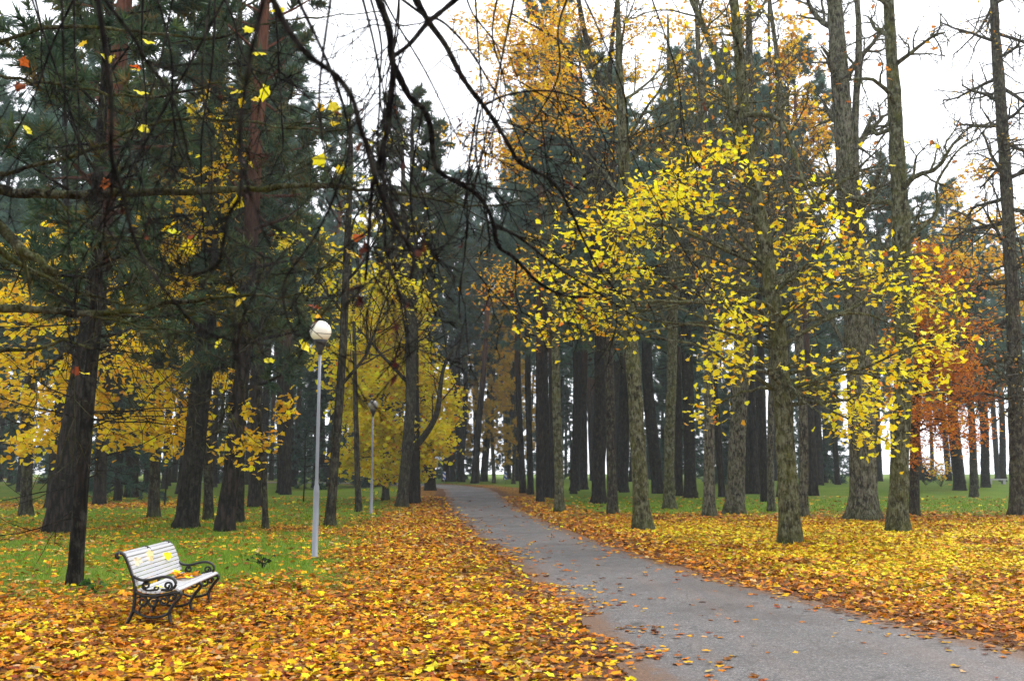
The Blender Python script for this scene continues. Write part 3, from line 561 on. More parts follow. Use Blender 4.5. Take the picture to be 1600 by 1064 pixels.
broadleaf('tall yellow maple rising between the pine crowns above the bench', [(-11.32, 37.7, 0.0), (-11.57, 37.7, 5.07), (-11.82, 37.7, 10.03), (-11.98, 37.7, 13.87)], 0.17, 14, 44, M_OAK, name='maple_tree', lkind='palm', lsize=0.17, spread=0.3, cl_pal='gold', cl_n=100, zlow=4, clusters=[(-10.73, 33.7, 14.92, 0.56), (-9.67, 29.52, 12.55, 0.49), (-9.36, 30.49, 12.6, 0.55), (-10.83, 33.24, 12.66, 0.68), (-8.53, 28.21, 10.61, 0.51), (-11.24, 32.87, 12.09, 0.59), (-10.88, 31.02, 10.65, 0.68), (-9.43, 29.09, 9.9, 0.64), (-10.16, 33.79, 10.99, 0.56), (-10.64, 28.79, 9.42, 0.48), (-10.36, 31.47, 9.5, 0.69), (-11.75, 32.52, 9.33, 0.63), (-8.3, 28.29, 11.52, 0.36), (-11.18, 33.47, 8.65, 0.65), (-10.6, 30.06, 7.34, 0.5), (-9.18, 29.91, 7.32, 0.5), (-12.65, 33.54, 11.38, 0.43)])
broadleaf('thin maple with scattered yellow leaves between lamp globe and road', [(-6.83, 44.9, 0.01), (-7.03, 44.9, 4.27), (-7.25, 44.9, 9.24)], 0.13, 12, 45, M_OAK, name='maple_tree', lkind='maple', lsize=0.17, cl_pal='citron', cl_n=48, zlow=3, clusters=[(-7.27, 42.93, 8.91, 0.83), (-7.83, 39.94, 9.46, 0.77), (-6.38, 40.64, 9.6, 0.73), (-5.58, 42.6, 10.55, 0.82), (-6.91, 39.01, 10.32, 0.7), (-4.71, 42.34, 9.93, 0.76), (-6.48, 41.02, 11.87, 0.66), (-8.21, 39.64, 6.28, 0.76), (-7.8, 42.99, 7.22, 0.83), (-8.99, 39.42, 8.32, 0.71), (-9.78, 41.33, 11.39, 0.74), (-8.3, 42.09, 11.57, 0.65), (-5.41, 39.06, 11.91, 0.55), (-4.07, 42.77, 11.16, 0.66), (-3.69, 40.33, 9.14, 0.65)])

# ---- trees across the road
broadleaf('mossy lime trunk standing alone at the front edge of the leaf carpet', [(4.08, 31.6, 0.0), (3.99, 31.6, 2.1), (3.89, 31.6, 4.53), (3.78, 31.6, 6.59), (3.7, 31.6, 9.11), (3.68, 31.6, 11.9)], 0.254, 18, 51, M_LIME, limbs=10, lz=(7, 16), llen=(2.5, 4.5), leaf='gold', lfrac=0.03, lsize=0.15)
broadleaf('mossy maple with low boughs of bright yellow leaves on the verge', [(6.91, 25.2, 0.0), (6.9, 25.2, 1.7), (6.85, 25.2, 3.79), (6.73, 25.2, 5.93), (6.42, 25.2, 8.46), (6.17, 25.2, 10.18), (6.07, 25.2, 12.11), (5.93, 25.2, 14.26)], 0.235, 17, 52, M_LIME, name='maple_tree', limbs=7, lz=(7.5, 15), llen=(2.2, 3.8), prm=OAKP, leaf='yellow', lfrac=0.05, lsize=0.115, spread=0.32, cl_pal='yellow', cl_n=100, zlow=3.2, cl_twig=0.009, lrad=0.3,
          clusters=[(0.87, 26.71, 5.62, 0.65), (1.34, 22.82, 5.38, 0.62), (2.0, 23.73, 5.14, 0.43), (1.0, 26.28, 7.16, 0.54), (1.42, 21.61, 7.03, 0.61), (2.39, 25.94, 8.39, 0.73), (3.04, 24.22, 8.49, 0.69), (3.41, 22.43, 8.17, 0.63), (4.8, 26.79, 9.94, 0.72), (4.57, 22.15, 8.93, 0.51), (4.23, 24.63, 8.44, 0.51), (3.37, 25.61, 7.96, 0.56), (2.06, 21.68, 6.49, 0.53), (1.99, 26.5, 6.76, 0.61), (2.82, 23.33, 6.47, 0.45), (4.44, 23.19, 7.84, 0.39), (5.38, 26.56, 6.6, 0.65), (4.81, 21.73, 5.32, 0.45), (5.71, 25.49, 5.27, 0.69), (5.13, 24.78, 4.56, 0.48), (4.7, 22.06, 3.82, 0.54), (5.25, 26.78, 3.32, 0.48), (5.45, 22.54, 5.11, 0.38), (6.97, 24.07, 7.51, 0.53), (8.27, 26.05, 9.0, 0.47), (7.12, 21.6, 7.2, 0.5), (9.28, 26.18, 7.49, 0.71), (9.36, 23.87, 6.34, 0.58), (9.51, 22.7, 6.42, 0.53), (11.68, 26.74, 6.37, 0.72), (9.83, 21.95, 4.74, 0.51), (10.36, 24.97, 4.99, 0.67), (10.29, 25.31, 4.13, 0.59), (8.14, 21.79, 3.48, 0.5), (9.42, 26.64, 3.4, 0.72), (8.61, 23.01, 2.43, 0.56), (7.83, 23.52, 2.6, 0.39), (8.34, 26.4, 4.06, 0.44), (6.58, 21.64, 4.2, 0.31), (9.0, 25.78, 4.51, 0.53), (7.33, 24.43, 5.96, 0.41), (7.14, 22.28, 6.18, 0.43), (7.03, 26.8, 7.62, 0.38), (5.62, 22.29, 8.71, 0.37), (5.69, 24.42, 9.95, 0.41), (11.13, 25.79, 3.81, 0.43), (0.99, 21.64, 5.62, 0.42)],
          stems=[([(6.6, 24.5, 5.65), (6.22, 24.08, 5.81), (5.63, 23.67, 5.86), (4.85, 23.25, 5.79), (4.02, 22.83, 5.65), (3.36, 22.42, 5.61), (2.65, 22.0, 5.51)], 0.065, 0.028, 5), ([(6.11, 24.5, 9.19), (5.79, 24.75, 10.72), (5.36, 25.0, 12.56), (4.81, 25.25, 14.29), (4.53, 25.5, 15.52)], 0.11, 0.05, 8), ([(6.48, 24.5, 6.3), (7.62, 25.0, 6.98), (8.34, 25.5, 6.66), (9.32, 26.0, 6.24)], 0.06, 0.02, 6), ([(6.6, 24.5, 4.77), (7.97, 25.0, 5.57), (9.13, 25.5, 5.81), (10.47, 26.0, 5.38)], 0.06, 0.02, 6), ([(5.93, 24.5, 10.8), (6.69, 24.12, 10.57), (6.96, 23.75, 9.61), (7.15, 23.38, 8.45), (7.85, 23.0, 6.94)], 0.07, 0.02, 6)])
broadleaf('mossy straight lime in front of the huge twin-stemmed lime', [(11.38, 29.9, 0.0), (11.6, 29.9, 2.46), (11.86, 29.9, 5.15), (11.93, 29.9, 7.31), (11.97, 29.9, 10.33), (11.97, 29.9, 13.43), (11.95, 29.9, 16.61)], 0.279, 22, 53, M_LIME, limbs=9, lz=(8, 18), llen=(2, 3.6), prm=OAKP, leaf='rust', lfrac=0.02, lsize=0.14,
          stems=[([(11.62, 29.0, 8.34), (12.12, 28.86, 8.91), (12.54, 28.71, 9.3), (12.56, 28.57, 9.79), (12.47, 28.43, 10.1), (12.78, 28.29, 10.68), (13.16, 28.14, 11.17), (13.63, 28.0, 11.41)], 0.075, 0.02, 6), ([(11.62, 29.0, 8.07), (12.42, 29.33, 8.26), (13.04, 29.67, 8.22), (13.79, 30.0, 8.63)], 0.05, 0.015, 5), ([(11.58, 29.0, 6.86), (10.86, 28.67, 7.08), (10.17, 28.33, 6.83), (9.48, 28.0, 6.22)], 0.07, 0.02, 5), ([(11.61, 29.0, 7.14), (12.28, 28.5, 6.96), (12.58, 28.0, 6.22), (12.47, 27.5, 5.05)], 0.06, 0.015, 6)])
broadleaf('huge pale twin-stemmed lime behind the leaf carpet', [(13.13, 37.7, 0.0), (13.2, 37.7, 2.9), (13.24, 37.7, 7.04), (13.17, 37.7, 11.3), (13.04, 37.7, 15.17), (12.95, 37.7, 18.88), (12.86, 37.7, 21.58)], 0.521, 26, 54, M_GREY, limbs=9, lz=(10, 20), llen=(2.5, 4.5), sides=18, leaf='rust', lfrac=0.02, lsize=0.15,
          stems=[([(13.58, 38.0, 4.12), (13.58, 37.9, 7.07), (13.4, 37.8, 11.33), (13.49, 37.7, 15.17), (13.78, 37.6, 18.83), (13.71, 37.5, 21.48)], 0.22, 0.10, 10), ([(13.57, 38.0, 5.1), (14.18, 38.25, 7.62), (14.7, 38.5, 10.21), (15.35, 38.75, 12.09), (15.66, 39.0, 13.76)], 0.16, 0.05, 8), ([(13.35, 38.0, 5.1), (12.8, 38.67, 7.17), (12.06, 39.33, 8.82), (11.55, 40.0, 10.54)], 0.12, 0.03, 8)])
broadleaf('bare larch with drooping twigs at the edge of the open lawn', [(20.93, 41.7, 0.0), (21.1, 41.7, 4.09), (21.24, 41.7, 8.15), (21.34, 41.7, 15.16), (21.34, 41.7, 22.49)], 0.308, 29, 55, M_LARCH, name='larch_tree', limbs=46, lz=(4.5, 28), llen=(2.0, 4.2), elev=(-25, 10), prm=dict(levels=2, kids=(9, 4), up=(-0.1, -0.25, -0.3), wig=0.13, ang=(40, 80), rmin=0.009, t0=0.15), leaf='amber', lfrac=0.10, lsize=0.10, lkind='blob')
broadleaf('pale grey lime with patchy bark between the mossy limes', [(8.02, 41.1, 0.0), (8.11, 41.1, 3.27), (8.18, 41.1, 6.98), (8.21, 41.1, 11.34), (8.23, 41.1, 16.39)], 0.211, 25, 56, M_GREY, limbs=14, lz=(8, 24), llen=(2, 4), leaf='amber', lfrac=0.09, lsize=0.15)
broadleaf('thick grey lime flaring at its foot beside the yellow maple', [(9.62, 43.6, 0.01), (9.82, 43.6, 3.08), (10.1, 43.6, 6.73), (10.37, 43.6, 11.92), (10.71, 43.6, 17.28)], 0.364, 25, 57, M_GREY, limbs=14, lz=(8, 24), llen=(2, 4.5), leaf='amber', lfrac=0.09, lsize=0.15)
broadleaf('scaly grey lime at the edge of the lawn, dark roots showing', [(7.55, 48.4, 0.03), (7.62, 48.4, 3.23), (7.83, 48.4, 7.29), (8.02, 48.4, 13.05), (8.08, 48.4, 19.0)], 0.264, 25, 58, M_LIME, limbs=14, lz=(8, 24), llen=(2, 4), leaf='amber', lfrac=0.09, lsize=0.16)
broadleaf('knotted mossy lime closest to the bend of the road', [(2.17, 45.6, 0.01), (2.1, 45.6, 2.86), (2.03, 45.6, 5.78), (1.97, 45.6, 10.26)], 0.205, 15, 59, M_LIME, limbs=8, lz=(7, 14), llen=(2, 3.5), leaf='amber', lfrac=0.06, lsize=0.16)
broadleaf('slim grey lime half hidden behind the mossy yellow-leaved maple', [(11.82, 41.1, 0.0), (11.99, 41.1, 3.0), (11.97, 41.1, 6.44), (11.84, 41.1, 10.24), (11.61, 41.1, 14.97), (11.49, 41.1, 19.26)], 0.198, 25, 60, M_GREY, limbs=14, lz=(8, 24), llen=(2, 4), leaf='amber', lfrac=0.09, lsize=0.15)
broadleaf('thin pale lime just beside the foot of the yellow maple', [(11.71, 45.6, 0.01), (11.79, 45.6, 3.15), (11.98, 45.6, 6.96), (12.11, 45.6, 12.39), (12.35, 45.6, 18.63)], 0.161, 25, 61, M_GREY, limbs=14, lz=(8, 24), llen=(2, 4), leaf='amber', lfrac=0.09, lsize=0.16)
broadleaf('forking oak with amber leaves high over the road', [(4.27, 42.9, 0.0), (4.24, 42.9, 4.16), (4.21, 42.9, 8.34), (4.38, 42.9, 12.63), (4.5, 42.9, 17.03), (4.38, 42.9, 19.43)], 0.221, 18, 62, M_OAK, name='oak_tree', limbs=6, lz=(10, 16), llen=(2, 3.5), prm=OAKP, leaf='amber', lfrac=0.12, lsize=0.2, lkind='oak', cl_pal='amber', cl_n=95, zlow=8, lrad=0.3,
          clusters=[(-1.72, 42.37, 21.01, 0.98), (-0.25, 37.15, 19.15, 1.0), (1.04, 38.36, 20.0, 1.04), (0.0, 41.79, 19.26, 1.07), (1.2, 35.52, 16.88, 0.96), (2.52, 41.34, 21.42, 0.96), (1.83, 39.03, 17.01, 0.9), (-0.98, 36.62, 16.57, 0.75), (0.85, 42.49, 17.18, 0.87), (3.15, 36.24, 15.15, 0.65), (4.96, 39.58, 20.3, 0.92), (5.51, 40.9, 18.89, 0.84), (3.82, 35.61, 15.67, 0.64), (-0.84, 42.09, 16.3, 0.87), (-1.51, 37.82, 14.17, 0.83), (0.0, 37.64, 13.59, 0.82), (-0.28, 42.18, 10.18, 0.98), (-0.93, 35.67, 8.16, 0.69), (-1.11, 40.73, 21.71, 0.89), (-2.16, 39.78, 20.67, 0.66), (5.31, 36.12, 14.61, 0.6), (1.44, 42.47, 21.05, 1.15), (2.48, 36.76, 17.67, 0.85), (0.52, 38.83, 19.12, 1.05), (-0.84, 41.49, 20.01, 1.12), (1.9, 35.5, 14.63, 0.82), (1.12, 41.67, 18.33, 1.07), (-2.31, 38.56, 15.08, 0.59), (1.76, 36.98, 19.87, 0.86), (3.74, 42.42, 21.93, 0.82)],
          stems=[([(4.35, 41.5, 16.39), (3.83, 41.38, 18.36), (3.23, 41.25, 20.49), (2.8, 41.12, 22.79), (2.52, 41.0, 24.21)], 0.16, 0.08, 6), ([(4.24, 41.5, 18.56), (4.35, 41.33, 20.24), (4.59, 41.17, 22.22), (4.7, 41.0, 23.62)], 0.12, 0.06, 5), ([(4.05, 41.5, 12.55), (3.47, 40.8, 14.87), (2.9, 40.1, 17.43), (2.23, 39.4, 19.23), (1.31, 38.7, 19.61), (0.0, 38.0, 20.04)], 0.13, 0.03, 8), ([(4.11, 41.5, 12.83), (2.71, 40.67, 15.25), (1.33, 39.83, 15.25), (0.0, 39.0, 15.91)], 0.08, 0.02, 5)])
broadleaf('rust leaved oak behind the straight mossy lime by the lawn', [(16.6, 41.7, 0.0), (16.81, 41.7, 3.02), (17.11, 41.7, 6.51), (17.41, 41.7, 10.08)], 0.2, 13, 63, M_OAK, name='oak_tree', prm=OAKP, limbs=5, lz=(5, 11), llen=(2, 3), leaf='rust', lfrac=0.08, lsize=0.17, lkind='oak', cl_pal='rust', cl_n=190, zlow=3, clusters=[(17.24, 40.93, 9.38, 0.95), (16.78, 37.94, 7.57, 0.88), (17.5, 38.64, 6.16, 0.94), (18.68, 40.6, 4.81, 0.94), (17.32, 37.01, 3.46, 0.71), (16.7, 40.34, 6.36, 0.93), (15.51, 39.02, 8.25, 0.75), (15.24, 37.64, 4.1, 0.82), (17.59, 40.99, 3.26, 0.9), (16.9, 37.42, 9.22, 0.82), (16.99, 39.33, 5.22, 0.91), (19.28, 40.09, 7.64, 0.67), (16.6, 37.06, 2.88, 0.62), (16.16, 40.77, 2.73, 0.68), (16.2, 38.33, 7.63, 0.89), (14.62, 38.22, 6.61, 0.64), (17.44, 40.82, 4.3, 0.84), (17.68, 37.1, 2.88, 0.38), (16.33, 39.99, 2.08, 0.46), (15.23, 39.44, 4.72, 0.66), (14.62, 37.36, 6.01, 0.62), (18.03, 40.98, 6.43, 0.9), (17.66, 37.72, 5.56, 0.63), (17.23, 38.9, 3.93, 0.75), (19.51, 40.42, 4.79, 0.52), (15.79, 37.0, 10.13, 0.67), (16.45, 40.53, 10.12, 0.68)])
broadleaf('thin crowned amber oak behind the bare larch', [(30.09, 65.6, 0.21), (30.24, 65.6, 5.46), (30.29, 65.6, 11.85)], 0.24, 19, 64, M_OAK, name='oak_tree', prm=OAKP, limbs=6, lz=(8, 16), llen=(2, 4), leaf='amber', lfrac=0.1, lsize=0.24, lkind='blob', cl_pal='amber', cl_n=34, zlow=6, clusters=[(30.54, 66.89, 21.01, 1.29), (29.66, 62.41, 18.44, 1.2), (31.77, 63.45, 17.86, 1.22), (29.72, 66.4, 18.16, 1.28), (29.58, 61.01, 20.98, 1.02), (34.21, 66.01, 16.29, 1.27), (31.29, 64.02, 15.85, 1.32), (28.45, 61.96, 15.4, 1.19), (35.78, 66.99, 19.22, 1.46), (26.28, 61.63, 15.33, 1.03), (33.65, 64.5, 12.96, 1.24), (32.61, 65.63, 14.46, 1.27)])
broadleaf('orange oak rising above the dark pines across the road', [(17.59, 65.6, 0.21), (18.02, 65.6, 7.57), (18.59, 65.6, 16.2), (18.93, 65.6, 20.63)], 0.3, 29, 65, M_OAK, name='oak_tree', prm=OAKP, limbs=6, lz=(10, 27), llen=(2, 4.5), leaf='amber', lfrac=0.1, lsize=0.24, lkind='blob', cl_pal='amber', cl_n=42, zlow=9, clusters=[(20.77, 68.89, 28.23, 1.42), (20.83, 64.41, 24.05, 1.41), (18.38, 65.45, 19.7, 1.35), (17.69, 68.4, 22.61, 1.41), (19.82, 63.01, 25.31, 1.22), (22.74, 68.01, 26.95, 1.14), (19.33, 66.02, 23.47, 1.53), (13.97, 63.96, 20.16, 1.15), (21.02, 68.99, 22.08, 1.51), (16.99, 63.63, 24.44, 1.15), (14.17, 66.5, 24.08, 1.11), (11.83, 67.63, 30.12, 1.22), (12.27, 63.1, 26.44, 1.14), (13.92, 68.65, 32.98, 1.15), (18.37, 64.99, 29.01, 1.17), (16.55, 64.83, 28.03, 1.17), (22.8, 68.73, 22.94, 1.24), (9.66, 63.14, 22.52, 1.14), (12.14, 67.48, 24.88, 1.21), (14.47, 66.67, 33.98, 1.2), (15.49, 63.53, 31.55, 1.14), (21.02, 68.97, 34.11, 1.24), (18.59, 64.08, 29.99, 1.15), (10.71, 65.85, 33.11, 1.1), (22.49, 68.13, 30.81, 1.14), (14.76, 63.0, 25.53, 1.13)])

# ---- the row of dark pines across the road, counted from the bend
ORD = ['first', 'second', 'third', 'fourth', 'fifth', 'sixth', 'seventh', 'eighth', 'ninth', 'tenth', 'eleventh', 'twelfth', 'thirteenth', 'fourteenth', 'fifteenth', 'sixteenth']
rr = random.Random(5)
ROW = [((0.79, 72.8), 0.234), ((1.3, 70.3), 0.226), ((1.61, 57.6), 0.241), ((2.3, 64.6), 0.166), ((2.7, 63.5), 0.225), ((4.36, 71.5), 0.161), ((5.75, 81.4), 0.34), ((4.78, 55.8), 0.377), ((8.24, 74.1), 0.333), ((10.36, 71.5), 0.414), ((11.12, 66.8), 0.193), ((11.25, 63.5), 0.388), ((13.67, 65.6), 0.211), ((16.44, 70.3), 0.226), ((17.02, 70.3), 0.294), ((14.44, 57.6), 0.185)]
for k, ((x, y), w) in enumerate(ROW):
    sc = max(0.75, w / 0.30); place(PV[(k * 3 + 1) % 4], 'pine_tree', 'tall dark pine, %s from the road bend across the road' % ORD[k], x, y, rr.uniform(0, 6), sc, 'dark pines across the road', 1.0 / sc)
LAWN = [((24.12, 81.4), 0.314), ((28.22, 92.2), 0.356), ((30.57, 94.4), 0.273), ((29.67, 74.1), 0.262), ((34.85, 78.3), 0.428), ((38.22, 83.0), 0.267), ((40.67, 86.4), 0.389), ((52.87, 108.3), 0.348)]
LL = ['dark pine at the back of the lawn just beside the slim grey lime', 'dark pine at the back of the lawn left of the twin-stemmed lime', 'thin pine at the back of the lawn close to the twin-stemmed lime', 'narrow pine on the open lawn behind the straight mossy lime', 'thickest pine of the clump on the open lawn', 'slim pine in the middle of the clump on the open lawn', 'broad pine on the far side of the clump on the open lawn', 'lone pine between the lawn clump and the bare larch']
for k, ((x, y), w) in enumerate(LAWN):
    sc = max(0.75, w / 0.30); place(PV[(k + 2) % 4], 'pine_tree', LL[k], x, y, rr.uniform(0, 6), sc, 'pines on the open lawn', (0.85 if k < 4 else 0.72) / sc)

# ---- the wood behind, tree by tree
taken = [(x, y) for (x, y), w in ROW + LAWN]
def wood(n, x0, x1, y0, y1, kinds, label, group, ok, seed, gap=3.2):
    rr = random.Random(seed); c = 0; tries = 0
    while c < n and tries < n * 60:
        tries += 1; x = rr.uniform(x0, x1); y = rr.uniform(y0, y1); l, r = road_lr(y)
        if l - 3.5 < x < r + 3.5 or not ok(x, y) or any((x - a) ** 2 + (y - b) ** 2 < gap ** 2 for a, b in taken): continue
        taken.append((x, y)); V, nm, s0, s1 = kinds[rr.randrange(len(kinds))]; s = rr.uniform(s0, s1)
        place(V[rr.randrange(len(V))], nm, label[nm], x, y, rr.uniform(0, 6.28), s, group[nm]); c += 1
PK, SK, LK = (PV, 'pine_tree', 0.8, 1.15), (SV, 'spruce_tree', 0.7, 1.2), (LV, 'larch_tree', 0.8, 1.2)
wood(62, -62, -8, 48, 118, [PK, PK, PK, SK], {'pine_tree': 'dark slender pine deep in the wood behind the bench lawn', 'spruce_tree': 'dark bushy spruce deep in the wood behind the bench lawn'}, {'pine_tree': 'pines in the wood behind the bench', 'spruce_tree': 'spruces in the wood behind the bench'}, lambda x, y: -0.60 < x / y < -0.06 and (x + 7.4) ** 2 + (y - 58) ** 2 > 110, 1)
wood(22, 3, 60, 84, 135, [PK, PK, SK], {'pine_tree': 'hazy pine in the wood beyond the row of dark pines', 'spruce_tree': 'blue green spruce in the wood beyond the row of dark pines'}, {'pine_tree': 'pines beyond the row across the road', 'spruce_tree': 'spruces beyond the row across the road'}, lambda x, y: 0.02 < x / y < 0.33, 2, 3.6)
wood(22, -26, 14, 116, 150, [PK, PK, SK], {'pine_tree': 'hazy pine closing the view beyond the road bend', 'spruce_tree': 'dark spruce closing the view beyond the road bend'}, {'pine_tree': 'pines beyond the road bend', 'spruce_tree': 'spruces beyond the road bend'}, lambda x, y: True, 3, 3.4)
wood(34, -115, -18, 118, 165, [PK, SK], {'pine_tree': 'pine in the far dark depth of the wood behind the bench', 'spruce_tree': 'spruce in the far dark depth of the wood behind the bench'}, {'pine_tree': 'farthest pines behind the bench', 'spruce_tree': 'farthest spruces behind the bench'}, lambda x, y: -0.62 < x / y < -0.12, 5, 4)
wood(18, 2, 60, 136, 175, [PK, SK], {'pine_tree': 'pine in the far hazy depth across the road', 'spruce_tree': 'spruce in the far hazy depth across the road'}, {'pine_tree': 'farthest pines across the road', 'spruce_tree': 'farthest spruces across the road'}, lambda x, y: 0.0 < x / y < 0.33, 6, 4)
wood(5, -12, 1, 106, 116, [(PV, 'pine_tree', 1.1, 1.28)], {'pine_tree': 'very tall pine closing the gap over the end of the road'}, {'pine_tree': 'tallest pines at the end of the road'}, lambda x, y: True, 12, 2.2)
wood(3, -13, 9, 104, 114, [PK], {'pine_tree': 'tall misty pine standing over the road bend'}, {'pine_tree': 'misty pines over the road bend'}, lambda x, y: True, 8, 3.0)
wood(6, 4, 22, 66, 82, [PK], {'pine_tree': 'blue green pine rising behind the row of dark pines'}, {'pine_tree': 'pines just behind the dark row'}, lambda x, y: 0.03 < x / y < 0.30, 9, 2.6)
wood(24, 38, 95, 96, 150, [PK], {'pine_tree': 'pale hazy pine in the mist beyond the open lawn'}, {'pine_tree': 'pines in the mist beyond the lawn'}, lambda x, y: 0.36 < x / y < 0.62, 4, 4)
place(LV[0], 'larch_tree', 'yellow green larch beyond the road bend', *(-1.8, 101), 0.4, 1.0)
place(LV[1], 'larch_tree', 'amber larch standing by the striped marker at the bend', *(0.12, 97), 2.0, 0.85)
place(LV[1], 'larch_tree', 'smaller yellow larch just beyond the leaning roadside pine', *(-3.84, 116), 4.0, 0.95)
pine_tree('leaning pine standing right at the road bend', [(-3.72, 99.1, 0.76), (-3.31, 99.1, 6.74), (-2.76, 99.1, 13.14), (-2.28, 99.1, 23.61)], 26, 0.34, 12, 44, 3.0, 71, M_PINE, tsize=0.36)
pine_tree('straight pine just before the road bend, beside the far lamp', [(-6.41, 108.3, 0.88), (-6.56, 108.3, 11.39), (-6.82, 108.3, 25.64)], 25, 0.3, 12, 44, 3.0, 72, M_PINEDARK, tsize=0.36)

# ---- overhanging trees close to the camera; their trunks stand outside the picture
def twiggy(B, rng, q, n, ln, r, prm, tips, t0=0.15):
    for k in range(n):
        f = t0 + (1 - t0) * (k + rng.uniform(0, 1)) / n; ii = min(int(f * (len(q) - 1)), len(q) - 2); d = q[ii + 1] - q[ii]
        branch(B, rng, q[ii] + d * rng.uniform(0, 1), rot_about(d, R(rng.uniform(25, 70)), rng.uniform(0, 6.28), rng), rng.uniform(*ln), r, 1, prm, tips)
rng = np.random.default_rng(81); T, B, C_ = Geo(), Geo(), Geo()
oak_base = (-0.6, -2.6, 0.0); hub = np.array((-0.6, -2.4, 6.2))
p = Path([oak_base, (-0.65, -2.5, 3.0), tuple(hub)], 12, rng); trunk(T, rng, p, 0.34, 0.08, 14)
DROOP = dict(levels=3, kids=(5, 3, 2), up=(0.0, -0.35, -0.3, -0.25), wig=0.16, ang=(25, 60), rmin=0.0027, t0=0.2)
